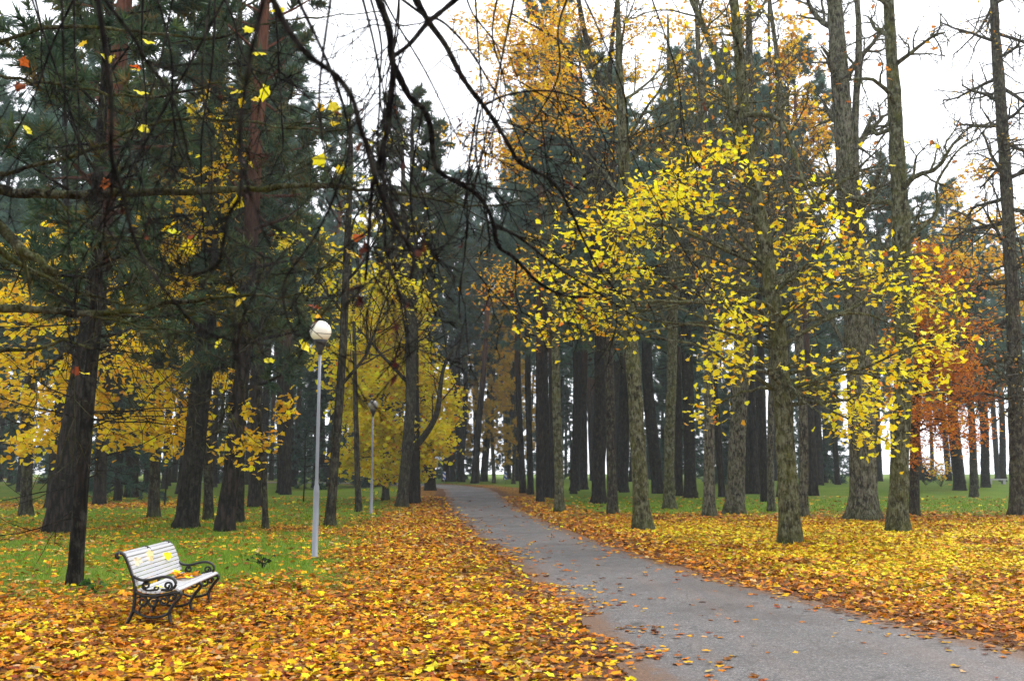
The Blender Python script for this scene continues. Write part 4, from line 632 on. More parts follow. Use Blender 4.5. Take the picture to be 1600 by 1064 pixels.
NEAR = [
 ([(-0.46, 4.2, 3.85), (-0.37, 4.23, 3.7), (-0.3, 4.26, 3.61), (-0.23, 4.29, 3.48), (-0.17, 4.32, 3.4), (-0.13, 4.35, 3.36), (-0.07, 4.38, 3.28), (-0.01, 4.42, 3.19), (0.04, 4.45, 3.12), (0.19, 4.48, 3.04), (0.27, 4.51, 2.92), (0.33, 4.54, 2.79), (0.4, 4.57, 2.66), (0.48, 4.6, 2.56)], 0.016, 0.004, 10),
 ([(-0.48, 3.85, 3.34), (-0.42, 3.91, 3.23), (-0.37, 3.96, 3.2), (-0.34, 4.01, 3.13), (-0.32, 4.07, 2.98), (-0.23, 4.12, 2.93), (-0.16, 4.17, 2.9), (-0.11, 4.23, 2.85), (-0.08, 4.28, 2.78), (-0.06, 4.33, 2.7), (0.0, 4.39, 2.67), (0.06, 4.44, 2.62), (0.12, 4.49, 2.57), (0.24, 4.55, 2.52), (0.36, 4.6, 2.52)], 0.014, 0.006, 10),
 ([(-0.09, 4.3, 2.8), (0.03, 4.44, 2.77), (0.15, 4.58, 2.71), (0.26, 4.72, 2.66), (0.44, 4.86, 2.58), (0.65, 5.0, 2.47)], 0.008, 0.003, 6),
 ([(-0.13, 4.35, 3.36), (-0.03, 4.41, 3.43), (0.09, 4.48, 3.48), (0.21, 4.54, 3.5), (0.32, 4.61, 3.49), (0.39, 4.67, 3.44), (0.46, 4.74, 3.34), (0.56, 4.8, 3.12)], 0.006, 0.0025, 5),
 ([(-0.39, 4.23, 3.73), (-0.32, 4.3, 3.74), (-0.24, 4.37, 3.69), (-0.17, 4.44, 3.62), (-0.09, 4.52, 3.51), (-0.02, 4.59, 3.41), (0.04, 4.66, 3.29), (0.09, 4.73, 3.19), (0.11, 4.8, 3.09)], 0.006, 0.0025, 6),
 ([(-0.15, 4.34, 3.38), (-0.17, 4.33, 3.25), (-0.19, 4.33, 3.1), (-0.2, 4.32, 2.98), (-0.2, 4.32, 2.83), (-0.21, 4.31, 2.65), (-0.23, 4.31, 2.51), (-0.23, 4.3, 2.37)], 0.006, 0.003, 6),
 ([(-0.14, 4.3, 3.32), (-0.16, 4.33, 3.22), (-0.16, 4.35, 3.1), (-0.13, 4.38, 2.96), (-0.1, 4.4, 2.84)], 0.005, 0.0025, 3),
 ([(-0.56, 3.8, 3.65), (-0.5, 3.82, 3.49), (-0.49, 3.84, 3.39), (-0.48, 3.85, 3.32), (-0.49, 3.87, 3.22), (-0.5, 3.89, 3.12), (-0.53, 3.91, 2.99), (-0.55, 3.93, 2.91), (-0.57, 3.95, 2.87), (-0.58, 3.96, 2.74), (-0.59, 3.98, 2.58), (-0.6, 4.0, 2.48)], 0.017, 0.005, 10),
 ([(-0.52, 3.9, 3.0), (-0.51, 3.86, 2.76), (-0.49, 3.82, 2.54), (-0.44, 3.78, 2.41), (-0.41, 3.74, 2.27), (-0.38, 3.7, 2.13)], 0.007, 0.003, 6),
 ([(-0.17, 3.9, 3.7), (-0.3, 3.89, 3.58), (-0.35, 3.88, 3.53), (-0.42, 3.86, 3.43), (-0.49, 3.85, 3.37)], 0.012, 0.009, 6),
 ([(-0.6, 2.3, 2.88), (-0.55, 2.32, 2.78), (-0.5, 2.34, 2.72), (-0.44, 2.36, 2.68), (-0.4, 2.38, 2.63), (-0.38, 2.4, 2.56), (-0.35, 2.42, 2.46), (-0.32, 2.44, 2.37), (-0.28, 2.46, 2.3), (-0.25, 2.48, 2.25), (-0.26, 2.5, 2.19)], 0.010, 0.005, 6),
 ([(-1.15, 2.6, 3.03), (-1.11, 2.64, 2.74), (-1.12, 2.69, 2.58), (-1.1, 2.73, 2.49), (-1.07, 2.77, 2.35), (-1.01, 2.81, 2.24), (-0.93, 2.86, 2.14), (-0.86, 2.9, 2.09)], 0.008, 0.004, 6),
 ([(-1.26, 2.8, 3.16), (-1.14, 2.84, 3.0), (-1.11, 2.88, 2.94), (-1.05, 2.92, 2.86), (-1.02, 2.96, 2.76), (-1.0, 3.0, 2.64)], 0.007, 0.003, 5),
 ([(-0.52, 2.0, 2.73), (-0.55, 2.02, 2.62), (-0.57, 2.05, 2.55), (-0.59, 2.08, 2.44), (-0.59, 2.1, 2.31), (-0.62, 2.12, 2.26), (-0.64, 2.15, 2.19), (-0.66, 2.18, 2.16), (-0.72, 2.2, 2.14)], 0.0055, 0.004, 4),
 ([(-0.68, 2.9, 3.19), (-0.55, 2.92, 2.91), (-0.5, 2.95, 2.71), (-0.55, 2.98, 2.54), (-0.61, 3.0, 2.42), (-0.65, 3.02, 2.37), (-0.71, 3.05, 2.29), (-0.71, 3.08, 2.2), (-0.68, 3.1, 2.13)], 0.006, 0.003, 5),
 ([(-1.63, 3.4, 3.44), (-1.6, 3.4, 3.1), (-1.57, 3.4, 2.77), (-1.54, 3.4, 2.41)], 0.004, 0.002, 5),
 ([(-1.29, 3.6, 3.55), (-1.34, 3.6, 3.21), (-1.41, 3.6, 3.01), (-1.48, 3.6, 2.84), (-1.5, 3.6, 2.67)], 0.004, 0.002, 5),
 ([(-1.15, 3.6, 3.55), (-1.15, 3.53, 3.16), (-1.08, 3.47, 2.8), (-1.07, 3.4, 2.5)], 0.004, 0.002, 5),
 ([(0.34, 5.0, 4.3), (0.48, 5.04, 4.0), (0.6, 5.08, 3.69), (0.63, 5.12, 3.42), (0.78, 5.16, 3.12), (0.97, 5.2, 2.78)], 0.005, 0.002, 5),
 ([(0.74, 5.2, 4.4), (0.89, 5.27, 3.99), (0.94, 5.33, 3.79), (0.99, 5.4, 3.41)], 0.005, 0.002, 4),
 ([(-0.61, 3.2, 3.36), (-0.65, 3.22, 2.99), (-0.63, 3.24, 2.77), (-0.56, 3.26, 2.53), (-0.51, 3.28, 2.34), (-0.55, 3.3, 2.17)], 0.005, 0.002, 5),
 ([(-0.37, 3.96, 3.2), (-0.42, 4.0, 2.85), (-0.37, 4.03, 2.54), (-0.29, 4.06, 2.33), (-0.27, 4.1, 2.17)], 0.005, 0.002, 6),
]
for k in range(20):                                       # thin twigs hanging in front of the wood
    y = rng.uniform(3.6, 5.6); x = -y * (0.52 - 0.030 * k + rng.normal(0, 0.02)); z = 1.7 + 0.53 * y; L_ = rng.uniform(0.7, 1.5); dx = rng.normal(0, 0.3)
    NEAR.append(([(x, y, z), (x + dx * .3, y, z - L_ * .3), (x + dx * .5 + rng.normal(0, .05), y, z - L_ * .6), (x + dx, y, z - L_)], 0.006, 0.0025, 7))
tips = []; BOUGHS = []
for k, (pts, r0, r1, nt) in enumerate(NEAR):
    B = Geo(); BOUGHS.append(B)
    P0 = np.array(pts[0]); 
    q = smooth_path(pts, len(pts) * 5); n0 = len(q); w = np.maximum(np.linspace(r0, r1, n0) * (1 + rng.normal(0, 0.08, n0)), r1 * 0.8)
    if P0[2] > 1.7 + 0.46 * P0[1]:                        # comes from above: join it to the trunk
        h0 = hub + (0, 0, rng.uniform(-0.8, 1.5)); t_ = np.linspace(0, 1, 24)[:, None]; c1 = P0 - unit(q[1] - q[0]) * 1.6 + np.array([0, -0.6, 0.3])
        J = h0 * (1 - t_) ** 2 + 2 * c1 * t_ * (1 - t_) + P0 * t_ ** 2; B.tube(J, np.linspace(r0 * 2.2, w[0], 24), 7)
    B.tube(q, w, 7); twiggy(B, rng, q, max(2, int(nt * 0.6)), (0.2, 0.5), min(r1 * 0.7, 0.0034), DROOP, tips, 0.35)
pp = np.vstack(tips); m = rng.random(len(pp)) < 0.010; k = int(m.sum()); nr = rng.normal(0, 1, (k, 3))
place_leaves(C_, pp[m], nr, rng.normal(0, .3, (k, 3)) + (0, 0, -1), 0.045 * rng.uniform(0.7, 1.2, k), palette(rng, k, [(0.06, 0.016, 0.010), (0.10, 0.03, 0.014), (0.16, 0.05, 0.018)], [3, 2, 1]), 'oak', rng, (0.5, 0.8))
DRY = np.array([(-0.59, 3.9, 2.6), (-0.61, 3.9, 2.58), (-0.61, 3.9, 2.39), (-0.6, 3.9, 2.38), (-0.45, 3.8, 2.13), (-0.45, 3.8, 2.06), (-0.24, 4.4, 3.3), (1.08, 5.4, 3.76)]); k = len(DRY)
place_leaves(C_, DRY, rng.normal(0, 1, (k, 3)) * (1, 1, .2), rng.normal(0, .2, (k, 3)) + (0, 0, -1), 0.065 * np.ones(k), palette(rng, k, [(0.06, 0.015, 0.010), (0.10, 0.025, 0.012)], [3, 1]), 'oak', rng, (0.5, 0.8))
finish('oak_tree', 'dark bare branches of a near oak hanging down from above the camera', 'tree', oak_base, [('trunk', T, M_OAK, True)] + [('bough', B, M_TWIG, True) for B in BOUGHS] + [ ('crown', C_, M_LEAF, False)])

rng = np.random.default_rng(82); T, B, C_ = Geo(), Geo(), Geo()
mb = (-7.6, 7.2, zat(-7.6, 7.2)); p = Path([mb, (-7.5, 7.2, 4), (-7.3, 7.2, 8)], 13, rng); trunk(T, rng, p, 0.3, 0.06, 14)
SPREAD = dict(levels=3, kids=(5, 4, 2), up=(0.0, 0.1, 0.05, 0.0), wig=0.13, ang=(25, 60), rmin=0.003, t0=0.2)
MOSSY = [
 ([(-4.1, 7.2, 3.83), (-3.83, 7.23, 3.8), (-3.56, 7.27, 3.79), (-3.14, 7.3, 3.79), (-2.67, 7.33, 3.82), (-2.29, 7.37, 3.84), (-1.96, 7.4, 3.86), (-1.6, 7.43, 3.9), (-1.16, 7.47, 3.88), (-0.92, 7.5, 3.86), (-0.6, 7.53, 3.81), (-0.3, 7.57, 3.77), (0.0, 7.6, 3.81)], 0.026, 0.006, 16, 4.6),
 ([(-3.91, 6.9, 3.46), (-3.65, 6.95, 3.28), (-3.48, 7.0, 3.15), (-3.27, 7.05, 3.05), (-3.01, 7.1, 2.98), (-2.8, 7.15, 2.93), (-2.63, 7.2, 2.91)], 0.016, 0.005, 9, 4.4),
 ([(-3.92, 7.0, 2.88), (-3.67, 7.04, 2.88), (-3.41, 7.08, 2.87), (-3.11, 7.12, 2.85), (-2.84, 7.16, 2.86), (-2.58, 7.2, 2.93), (-2.36, 7.24, 2.97), (-2.14, 7.28, 3.0), (-1.91, 7.32, 3.03), (-1.68, 7.36, 3.02), (-1.5, 7.4, 3.06)], 0.02, 0.005, 14, 3.6),
 ([(-4.22, 7.4, 4.01), (-3.91, 7.36, 3.97), (-3.6, 7.32, 4.02), (-3.29, 7.28, 4.1), (-2.85, 7.24, 4.27), (-2.65, 7.2, 4.33), (-2.39, 7.16, 4.33), (-1.9, 7.12, 4.28), (-1.54, 7.08, 4.22), (-1.17, 7.04, 4.18), (-1.0, 7.0, 4.08)], 0.012, 0.004, 12, 5.0),
 ([(-4.01, 7.2, 2.6), (-3.75, 7.24, 2.59), (-3.49, 7.28, 2.61), (-3.32, 7.32, 2.69), (-3.1, 7.36, 2.62), (-2.73, 7.4, 2.6)], 0.012, 0.004, 7, 3.4),
 ([(-4.42, 7.6, 5.16), (-4.12, 7.63, 5.14), (-3.73, 7.66, 5.29), (-3.12, 7.69, 5.27), (-2.45, 7.71, 5.21), (-2.1, 7.74, 5.34), (-1.48, 7.77, 5.43), (-1.06, 7.8, 5.49)], 0.012, 0.004, 10, 5.8),
 ([(-4.23, 7.3, 4.82), (-3.94, 7.33, 4.73), (-3.46, 7.36, 4.66), (-2.77, 7.39, 4.6), (-2.19, 7.41, 4.72), (-1.85, 7.44, 4.57), (-1.5, 7.47, 4.47), (-1.28, 7.5, 4.38)], 0.010, 0.004, 9, 5.5),
 ([(-3.87, 6.8, 3.66), (-3.51, 6.67, 3.37), (-3.3, 6.53, 3.21), (-2.98, 6.4, 3.0)], 0.030, 0.024, 1, 4.2),
 ([(-3.48, 7.3, 3.79), (-3.33, 7.32, 3.64), (-3.09, 7.34, 3.5), (-2.9, 7.36, 3.47), (-2.67, 7.38, 3.45), (-2.43, 7.4, 3.38)], 0.006, 0.003, 5, 0),
 ([(-3.1, 7.1, 2.85), (-2.79, 7.15, 2.78), (-2.48, 7.2, 2.74), (-2.21, 7.25, 2.66), (-2.03, 7.3, 2.59)], 0.006, 0.003, 5, 0),
]
tips = []; BOUGHS = []
for pts, r0, r1, nt, hz in MOSSY:
    B = Geo(); BOUGHS.append(B); r0 *= 1.25
    if hz: B.tube(smooth_path([p.at(hz), (p.at(hz) + np.array(pts[0])) / 2 + (0, 0, 0.1), pts[0]], 14), np.linspace(r0 * 2, r0 * 1.3, 14), 8)
    plen = np.linalg.norm(np.diff(np.array(pts), axis=0), axis=1).sum(); q = smooth_path(pts, int(plen / 0.09)); q[1:-1] += rng.normal(0, 0.008, (len(q) - 2, 3)); B.tube(q, np.linspace(r0 * 1.3, r1, len(q)) * (1 + rng.normal(0, 0.10, len(q))), 8); twiggy(B, rng, q, nt, (0.35, 1.0), r1 * 0.75, SPREAD, tips, 0.35)
LP = np.array([(-3.53, 7.2, 4.18), (-3.11, 7.2, 4.85), (-3.01, 7.2, 4.79), (-1.88, 7.2, 4.84), (-2.05, 7.2, 4.49), (-2.05, 7.2, 4.52), (-2.74, 7.2, 4.49), (-2.66, 7.2, 4.17), (-1.86, 7.2, 4.39), (-1.84, 7.2, 4.72), (-1.42, 7.2, 4.4), (-1.37, 7.2, 4.38), (-1.33, 7.2, 4.41), (-1.38, 7.2, 3.93), (-1.84, 7.2, 4.51), (-1.96, 7.2, 4.94), (-2.5, 7.2, 3.46), (-2.44, 7.2, 3.44), (-2.48, 7.2, 3.42), (-1.76, 7.2, 2.51), (-2.04, 7.2, 3.02), (-2.02, 7.2, 2.96), (-2.2, 7.2, 2.67), (-2.82, 7.2, 5.02), (-2.94, 7.2, 4.83), (-1.07, 7.2, 3.85), (-0.96, 7.2, 4.25), (-1.06, 7.2, 4.16), (-2.15, 7.2, 3.8), (-3.19, 7.2, 2.44), (-1.34, 7.2, 4.05), (-1.71, 7.2, 5.07), (-1.21, 7.2, 3.36), (-1.4, 7.2, 2.55), (-3.15, 7.2, 4.82)]); k = len(LP)
LP += rng.normal(0, 0.25, (k, 3)) * (0, 1, 0)
place_leaves(C_, LP, rng.normal(0, 0.5, (k, 3)) + (0, -0.8, 0.5), rng.normal(0, 1, (k, 3)) + (0, 0, -0.6), 0.078 * rng.uniform(0.75, 1.3, k), palette(rng, k, [LEM, YEL], [3, 2]), 'maple', rng, (0.3, -0.3))
BV = np.vstack([np.vstack(b_.v) for b_ in BOUGHS]); TW = Geo()
for q in LP:
    a = BV[np.argmin(((BV - q) ** 2).sum(1))].astype(float); a = a if np.linalg.norm(a - q) > 0.05 else a + (0.06, 0, 0.06)
    TW.tube(smooth_path([a, (a + q) / 2 + (rng.normal(0, .03), 0, 0.05), q], 6), np.linspace(0.004, 0.002, 6), 4)
LO = np.array([(-3.7, 7.2, 4.79), (-2.85, 7.2, 4.75), (-3.03, 7.2, 3.84), (-2.38, 7.2, 3.44), (-1.14, 7.2, 3.44), (-1.45, 7.2, 2.91), (-3.17, 7.2, 2.44), (-3.72, 7.2, 4.6)]); k = len(LO)
place_leaves(C_, LO, rng.normal(0, 0.5, (k, 3)) + (0, -0.8, 0.5), rng.normal(0, 1, (k, 3)) + (0, 0, -0.6), 0.07 * rng.uniform(0.75, 1.3, k), palette(rng, k, [(0.42, 0.10, 0.012), (0.26, 0.06, 0.012)], [2, 1]), 'maple', rng, (0.4, -0.4))
finish('maple_tree', 'long mossy boughs with scattered yellow leaves reaching in over the bench', 'tree', mb, [('trunk', T, M_LIME, True)] + [('bough', B, M_BOUGH, True) for B in BOUGHS] + [('branches', TW, M_BOUGH, True),  ('crown', C_, M_LEAF, False)])

# ---------------------------------------------------------------- bench
def paint(name, c, rough=0.4, metal=0.0, speck=0.0, dirt=(0.3, 0.28, 0.24)):
    m, nt, b = mat(name); v = coords(nt); n = noise(nt, v, 14, 5, 0.65)
    nt.links.new(mix(nt, ramp(nt, n, [(0.55, (0, 0, 0)), (0.8, (speck, speck, speck))]), c, dirt), b.inputs['Base Color'])
    b.inputs['Roughness'].default_value = rough; b.inputs['Metallic'].default_value = metal
    bump(nt, b, noise(nt, v, 60, 3), 0.15, 0.004); return m
M_SLAT = paint('white_slat_paint', (0.50, 0.51, 0.54), 0.35, 0, 0.35); M_IRON = paint('black_cast_iron', (0.012, 0.012, 0.013), 0.4, 0.3, 0.2, (0.03, 0.026, 0.022))
bx, by = -4.42, 12.75
bench = thing('park_bench', 'white slatted park bench with black scrolled cast iron ends on fallen leaves', 'bench', (bx, by, zat(bx, by)), 0)
bench.rotation_euler[2] = R(4)
LEN = 2.0
back = smooth_path([(-0.205, 0.785), (-0.15, 0.775), (-0.10, 0.71), (-0.055, 0.60), (-0.02, 0.50), (0.005, 0.43)], 40)
seat = smooth_path([(0.03, 0.385), (0.12, 0.352), (0.25, 0.345), (0.38, 0.37), (0.455, 0.385), (0.50, 0.365)], 40)
def slats(curve, n, wd, off):
    d = np.concatenate([[0], np.cumsum(np.linalg.norm(np.diff(curve, axis=0), axis=1))]); s = np.linspace(wd * .55, d[-1] - wd * .55, n)
    for k, v in enumerate(s):
        c = np.array([np.interp(v, d, curve[:, j]) for j in (0, 1)]); c2 = np.array([np.interp(v + .004, d, curve[:, j]) for j in (0, 1)]); t = unit(c2 - c); nn_ = np.array([-t[1], t[0]]); c = c + nn_ * off
        g = Geo(); w, h, b = wd / 2, 0.011, 0.004
        prof = [(-w, -h), (w, -h), (w, h - b), (w - b, h), (-w + b, h), (-w, h - b)]
        V = [(c[0] + t[0] * a + nn_[0] * e, y, c[1] + t[1] * a + nn_[1] * e) for y in (-LEN / 2, LEN / 2) for a, e in prof]
        m6 = np.arange(6); g.add(V, np.stack([m6, (m6 + 1) % 6, (m6 + 1) % 6 + 6, m6 + 6], -1), [(0, 2, 1), (0, 3, 2), (0, 4, 3), (0, 5, 4), (6, 7, 8), (6, 8, 9), (6, 9, 10), (6, 10, 11)])
        link('slat', g.mesh('slat', M_SLAT), bench)
slats(back, 9, 0.0425, 0.018); slats(seat, 9, 0.0425, 0.016)
def iron(name, curves, y, parent, r=0.012, flat=1.7):
    g = Geo()
    for c in curves:
        pts = c[0]; rr_ = c[1] if len(c) > 1 else r; q = smooth_path([(a, 0, b) for a, b in pts], max(10, len(pts) * 5)); rr_ = rr_ * 1.3
        g.tube(q, rr_, 8)
    me = g.mesh(name, M_IRON, True)
    co = np.empty(len(me.vertices) * 3, np.float32); me.vertices.foreach_get('co', co); co = co.reshape(-1, 3); co[:, 1] = co[:, 1] * flat + y; me.vertices.foreach_set('co', co.ravel()); me.update()
    return link(name, me, parent)
def spiral(cx, cz, r, turns=1.5, a0=0.0, sgn=1, n=14): return [(cx + r * (1 - 0.75 * t) * math.cos(a0 + sgn * turns * 6.283 * t), cz + r * (1 - 0.75 * t) * math.sin(a0 + sgn * turns * 6.283 * t)) for t in np.linspace(0, 1, n)]
POST = [([(-0.195, 0.755), (-0.225, 0.765), (-0.225, 0.795), (-0.19, 0.81), (-0.14, 0.785), (-0.095, 0.70), (-0.05, 0.59), (-0.015, 0.49), (0.0, 0.40), (0.0, 0.33)], 0.016)]
RLEG = [([(0.0, 0.36), (0.0, 0.24), (-0.02, 0.13), (-0.075, 0.005)], 0.016)]
FLEG = [([(0.505, 0.37), (0.525, 0.335), (0.50, 0.29), (0.45, 0.23), (0.405, 0.15), (0.405, 0.08), (0.43, 0.005)], 0.016)]
RAIL = [([(0.0, 0.37), (0.10, 0.33), (0.25, 0.322), (0.38, 0.345), (0.455, 0.36), (0.515, 0.35)], 0.014)]
ARM = [([(-0.04, 0.565), (0.01, 0.525), (0.08, 0.50), (0.17, 0.505), (0.27, 0.53), (0.36, 0.535), (0.43, 0.51), (0.46, 0.455), (0.43, 0.405), (0.37, 0.385), (0.30, 0.39)], 0.013)]
SCR = [(spiral(0.37, 0.435, 0.05, 1.3, -1.2, 1), 0.010), (spiral(0.13, 0.445, 0.045, 1.2, 1.57, 1), 0.009), ([(0.17, 0.50), (0.10, 0.47), (0.08, 0.42), (0.14, 0.385), (0.24, 0.39)], 0.009), (spiral(0.235, 0.41, 0.03, 1.0, 0.5, -1), 0.008)]
LOW = [(spiral(0.09, 0.26, 0.06, 1.3, 2.2, -1), 0.011), (spiral(0.21, 0.245, 0.065, 1.3, 0.6, 1), 0.011), (spiral(0.33, 0.265, 0.065, 1.3, 1.9, -1), 0.011), (spiral(0.42, 0.29, 0.045, 1.2, 0.2, 1), 0.010), ([(-0.01, 0.17), (0.06, 0.12), (0.16, 0.085), (0.28, 0.085), (0.38, 0.12), (0.42, 0.19)], 0.012), ([(0.06, 0.12), (0.07, 0.19), (0.12, 0.22)], 0.010)]
for yv in (-LEN / 2 + 0.02, LEN / 2 - 0.02):
    fr = iron('end_frame', POST + RAIL, yv, bench); iron('leg', RLEG, yv, fr); iron('leg', FLEG, yv, fr); iron('armrest', ARM, yv, fr); iron('arm_scroll', SCR, yv, fr); iron('leg_scroll', LOW, yv, fr)
mf = iron('middle_support', POST[:1] + RAIL, 0.0, bench, flat=1.3); iron('leg', RLEG, 0, mf, flat=1.3); iron('leg', FLEG, 0, mf, flat=1.3); iron('brace', [LOW[4]], 0, mf, flat=1.3)
rod = Geo(); rod.tube([(0.02, -LEN / 2 + .03, 0.30), (0.02, LEN / 2 - .03, 0.30)], 0.009, 8); link('tie_rod', rod.mesh('tie_rod', M_IRON, True), bench)
# leaves lying on the bench
rng = np.random.default_rng(83); rot = Matrix.Rotation(bench.rotation_euler[2], 3, 'Z')
def loose_leaf(pos, nrm, size, col, label, group, kind='maple'):
    g = Geo(); pos = np.array(pos, float); place_leaves(g, np.zeros((1, 3)), np.array([nrm], float), rng.normal(0, 1, (1, 3)), np.array([size]), np.array([col]), kind, rng, (0.25,))
    return tag(link('maple_leaf', g.mesh('maple_leaf', M_FALLEN), None, tuple(pos)), label, 'leaf', group)
def on_bench(u, y, z): v = rot @ Vector((u, y, z)); return (bench.location.x + v.x, bench.location.y + v.y, bench.location.z + v.z)
for k in range(26):
    uu = rng.uniform(0.05, 0.34); y = rng.normal(0.55, 0.17); z = float(np.interp(uu, seat[:, 0], seat[:, 1])) + 0.04 + rng.uniform(0, 0.035)
    loose_leaf(on_bench(uu, min(y, 0.92), z), (rng.normal(0, .3), rng.normal(0, .3), 1), rng.uniform(0.08, 0.13), palette(rng, 1, [YEL, GOLD, ORA, BRN], [3, 3, 3, 1])[0], 'autumn leaf in the small heap on the bench seat', 'leaves heaped on the bench seat')
bn = rot @ Vector((0.62, -0.62, 0.38))
loose_leaf(on_bench(-0.02, 0.42, 0.665), bn, 0.11, LEM, 'yellow leaf stuck high on the bench backrest near its far end', None)
loose_leaf(on_bench(-0.05, -0.80, 0.70), bn, 0.11, (0.7, 0.6, 0.4), 'pale leaf stuck to the top slats near the closer bench end', None)
loose_leaf(on_bench(-0.06, -0.25, 0.72), bn, 0.12, (0.72, 0.6, 0.3), 'cream leaf stuck to the top slats in the middle of the bench', None)
loose_leaf(on_bench(0.2, -0.72, 0.39), (0.1, 0, 1), 0.12, LEM, 'yellow leaf lying on the bench seat inside the closer armrest', None)

# ---------------------------------------------------------------- lamp posts
M_STEEL = paint('galvanised_steel', (0.20, 0.215, 0.24), 0.5, 0.35, 0.4, (0.25, 0.27, 0.28)); M_CUP = paint('black_lamp_cup', (0.015, 0.015, 0.016), 0.45)
m, nt, b = mat('opal_glass'); b.inputs['Base Color'].default_value = (0.86, 0.82, 0.70, 1); b.inputs['Roughness'].default_value = 0.35; b.inputs['Specular IOR Level'].default_value = 0.25; M_OPAL = m
m, nt, b = mat('smoky_globe'); b.inputs['Base Color'].default_value = (0.34, 0.34, 0.32, 1); b.inputs['Roughness'].default_value = 0.1; b.inputs['Transmission Weight'].default_value = 0.35; M_SMOKE = m
def lamp(x, y, H, label, glass, group='park lamps beside the road'):
    o = thing('lamp_post', label, 'lamp post', (x, y, zat(x, y)), 0, group); k = H / 4.9; R_ = 0.225 * k
    g = Geo(); g.lathe([(0, -0.05), (0.075, -0.05), (0.075, 0.03), (0.062, 0.035), (0.060, 1.30), (0.056, 1.42), (0.040, 1.48), (0.038, 1.6)], 20); link('pole_base', g.mesh('pole_base', M_STEEL, True), o)
    g = Geo(); g.lathe([(0.036, 1.55), (0.036, 2.95 * k), (0.033, 2.97 * k), (0.032, 4.28 * k), (0, 4.28 * k)], 18); link('pole', g.mesh('pole', M_STEEL, True), o)
    g = Geo(); g.lathe([(0, 4.18 * k), (0.05, 4.18 * k), (0.055, 4.26 * k), (0.13, 4.42 * k), (0.137, 4.50 * k), (0.12, 4.52 * k), (0, 4.50 * k)], 22); link('lamp_cup', g.mesh('lamp_cup', M_CUP, True), o)
    g = Geo(); a = np.linspace(-1.02, math.pi / 2, 20); g.lathe([(R_ * math.cos(t), 4.675 * k + R_ * math.sin(t)) for t in a], 32); link('globe', g.mesh('globe', glass, True), o)
    return o
lp = lamp(*(-4.04, 20.8), 4.9, 'nearer lamp post with creamy white globe behind the bench', M_OPAL)
lamp(*(-6.08, 43.6), 4.9, 'farther lamp post with smoky grey globe against the yellow maple', M_SMOKE)
lamp(*(-9.93, 150), 4.3, 'distant small lamp with white globe at the road bend', M_OPAL)
gl = np.array(lp.location) + (0, 0, 4.675)
for k, (dx, dz, label, col) in enumerate(((-0.10, 0.175, 'red brown leaf stuck on the upper side of the white lamp globe', (0.16, 0.05, 0.03)), (-0.19, 0.07, 'small dark leaf stuck on the flank of the white lamp globe', (0.1, 0.05, 0.04)), (-0.06, 0.31, 'orange leaf resting above the white lamp globe', (0.75, 0.38, 0.02)))):
    dy = -math.sqrt(max(0.0, 0.229 ** 2 - dx * dx - dz * dz)); nv = (dx, dy, dz) if k < 2 else (0.3, -0.7, 0.5)
    loose_leaf(gl + (dx * 1.02, dy * 1.02, dz * 1.02), nv, 0.11 if k != 1 else 0.09, col, label, None)

# ---------------------------------------------------------------- striped road markers at the bend
m, nt, b = mat('blue_white_chevrons'); v = coords(nt); sp = N(nt, 'ShaderNodeSeparateXYZ'); nt.links.new(v, sp.inputs[0])
fr_ = math_n(nt, 'FRACT', math_n(nt, 'ADD', math_n(nt, 'MULTIPLY', sp.outputs['X'], 1.9), math_n(nt, 'MULTIPLY', sp.outputs['Z'], 2.3)))
nt.links.new(mix(nt, math_n(nt, 'GREATER_THAN', fr_, 0.5), (0.03, 0.10, 0.42), (0.8, 0.8, 0.82)), b.inputs['Base Color']); M_CHEV = m
for (x, y), label in (((-6.61, 98), 'blue and white striped marker beside the distant lamp'), ((-0.64, 100), 'blue and white striped marker on the outside of the road bend')):
    o = thing('road_marker', label, 'road sign', (x, y, zat(x, y)), 0, 'striped markers at the road bend')
    g = Geo(); g.tube([(0, 0, -0.1), (0, 0, 0.62)], 0.035, 10); link('post', g.mesh('post', M_STEEL, True), o)
    g = Geo(); g.box((0, -0.045, 0.78), 0.27, 0.03, 0.78); link('panel', g.mesh('panel', M_CHEV), o)
    g = Geo(); g.box((0, -0.025, 0.78), 0.29, 0.02, 0.80); link('backing', g.mesh('backing', M_STEEL), o)

# ---------------------------------------------------------------- small things
# far stone bench beyond the lawn
x, y = (46.27, 96); o = thing('stone_bench', 'low pale grey bench beyond the lawn between the pines', 'bench', (x, y, zat(x, y))); M_STONE = paint('grey_stone', (0.36, 0.35, 0.36), 0.8, 0, 0.3)
g = Geo(); g.box((0, 0, 0.46), 1.9, 0.5, 0.12); link('seat', g.mesh('seat', M_STONE), o)
for s in (-1, 1): g = Geo(); g.box((0.65 * s, 0, 0.17), 0.25, 0.42, 0.45); link('leg', g.mesh('leg', M_STONE), o)
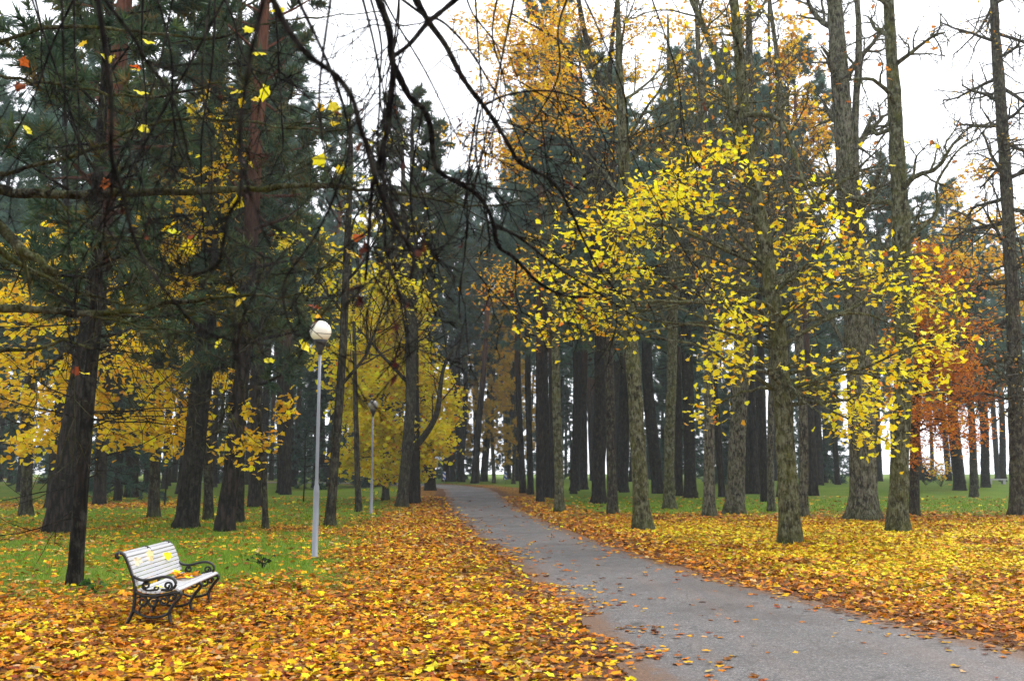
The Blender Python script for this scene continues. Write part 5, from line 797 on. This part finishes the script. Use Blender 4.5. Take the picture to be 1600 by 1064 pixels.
# low shrubs at the far edge of the lawn
def shrub(label, x, y, h, w, col, seed, n=260, leaf=0.13):
    rng = np.random.default_rng(seed); B, C_ = Geo(), Geo(); o = np.array([x, y, zat(x, y)]); tips = []
    for k in range(22): a = rng.uniform(0, 6.28); e = R(rng.uniform(35, 80)); branch(B, rng, o, (math.cos(a) * math.cos(e) * w, math.sin(a) * math.cos(e) * w, math.sin(e)), h * rng.uniform(0.6, 1.05), 0.012, 2, dict(levels=3, kids=(3, 3, 4), up=(0, 0, .1, .1), wig=0.12, ang=(20, 50), rmin=0.006), tips)
    pp = np.vstack(tips); pp = pp[rng.integers(0, len(pp), n)] + rng.normal(0, 0.06, (n, 3)); place_leaves(C_, pp, rng.normal(0, 1, (n, 3)) + (0, 0, .5), rng.normal(0, 1, (n, 3)), leaf * rng.uniform(.7, 1.3, n), palette(rng, n, *col), 'blob', rng)
    finish('shrub', label, 'shrub', tuple(o), [('stems', B, M_TWIG, True), ('foliage', C_, M_LEAF, False)])
DARKL = ([(0.02, 0.03, 0.03), (0.035, 0.045, 0.03)], [1, 1])
shrub('dark rounded shrub at the far edge of the open lawn', *(37.83, 92), 1.9, 1.0, DARKL, 91, 700, 0.2)
shrub('brown twiggy shrub with tan leaves beside the dark rounded one', *(37.53, 88), 2.6, 1.1, PAL['amber'], 92, 220, 0.2)
shrub('dark green shrub at the lawn edge behind the straight mossy lime', *(36.19, 92), 1.6, 1.0, DARKL, 93, 500, 0.2)
GREENL = ([(0.03, 0.09, 0.015), (0.05, 0.14, 0.02)], [1, 1])
def weed(label, x, y, col, seed, h=0.22):
    rng = np.random.default_rng(seed); B, C_ = Geo(), Geo(); o = np.array([x, y, zat(x, y)]); n = 16
    for k in range(n): a = rng.uniform(0, 6.28); e = o + (math.cos(a) * h * rng.uniform(.3, 1.1), math.sin(a) * h * rng.uniform(.3, 1.1), h * rng.uniform(.3, 1)); B.tube([o, (o + e) / 2 + (0, 0, h * .2), e], 0.004, 4); place_leaves(C_, e[None], rng.normal(0, .5, (1, 3)) + (0, 0, 1), rng.normal(0, 1, (1, 3)), np.array([0.10]), palette(rng, 1, *col), 'blob', rng, (.3,))
    finish('weed_plant', label, 'plant', tuple(o), [('stems', B, M_GRASS if 0 else M_TWIG, True), ('leaves', C_, M_LEAF, False)])
weed('dark leafy weed on the grass near the lamp post foot', *(-4.55, 18.6), ([(0.015, 0.03, 0.012)], [1]), 94, 0.26)
weed('small green weed at the foot of the thin dark trunk', *(-6.04, 14.8), GREENL, 96, 0.18)
# bare saplings on the back of the bench lawn
for k, (xy, label) in enumerate((((-16.26, 70.3), 'bare thin sapling at the back of the lawn behind the bench pair of pines'), ((-12.11, 58.5), 'bare thin sapling on the lawn close beside the lamp post'), ((-18.02, 52.3), 'bare thin sapling between the pines behind the bench'))):
    rng = np.random.default_rng(600 + k); T, B = Geo(), Geo(); z = zat(*xy); pth = Path([(*xy, z), (xy[0] + .05, xy[1], z + 2), (xy[0], xy[1], z + 4)], 4, rng); trunk(T, rng, pth, 0.045, 0.012, 8, 0.2)
    for j in range(9): a = rng.uniform(0, 6.28); branch(B, rng, pth.at(rng.uniform(1.2, 3.6)), (math.cos(a), math.sin(a), 0.6), rng.uniform(0.5, 1.1), 0.012, 2, dict(levels=3, kids=(3, 3, 3), up=(0, 0, .1, .1), wig=0.1, ang=(25, 50), rmin=0.006), [])
    finish('sapling', label, 'tree', (*xy, z), [('trunk', T, M_TWIG, True), ('branches', B, M_TWIG, True)])

# ---------------------------------------------------------------- haze: damp air filling the park
g = Geo(); g.box((0, 180, 16.5), 800, 500, 36.0)
m = bpy.data.materials.new('damp_air'); m.use_nodes = True; nt = m.node_tree; nt.nodes.clear()
pv = nt.nodes.new('ShaderNodeVolumePrincipled'); pv.inputs['Color'].default_value = (0.84, 0.94, 1.0, 1); pv.inputs['Density'].default_value = 0.00055; pv.inputs['Anisotropy'].default_value = 0.2
ou = nt.nodes.new('ShaderNodeOutputMaterial'); nt.links.new(pv.outputs[0], ou.inputs['Volume'])
hz = link('haze', g.mesh('haze', m)); tag(hz, kind='stuff')
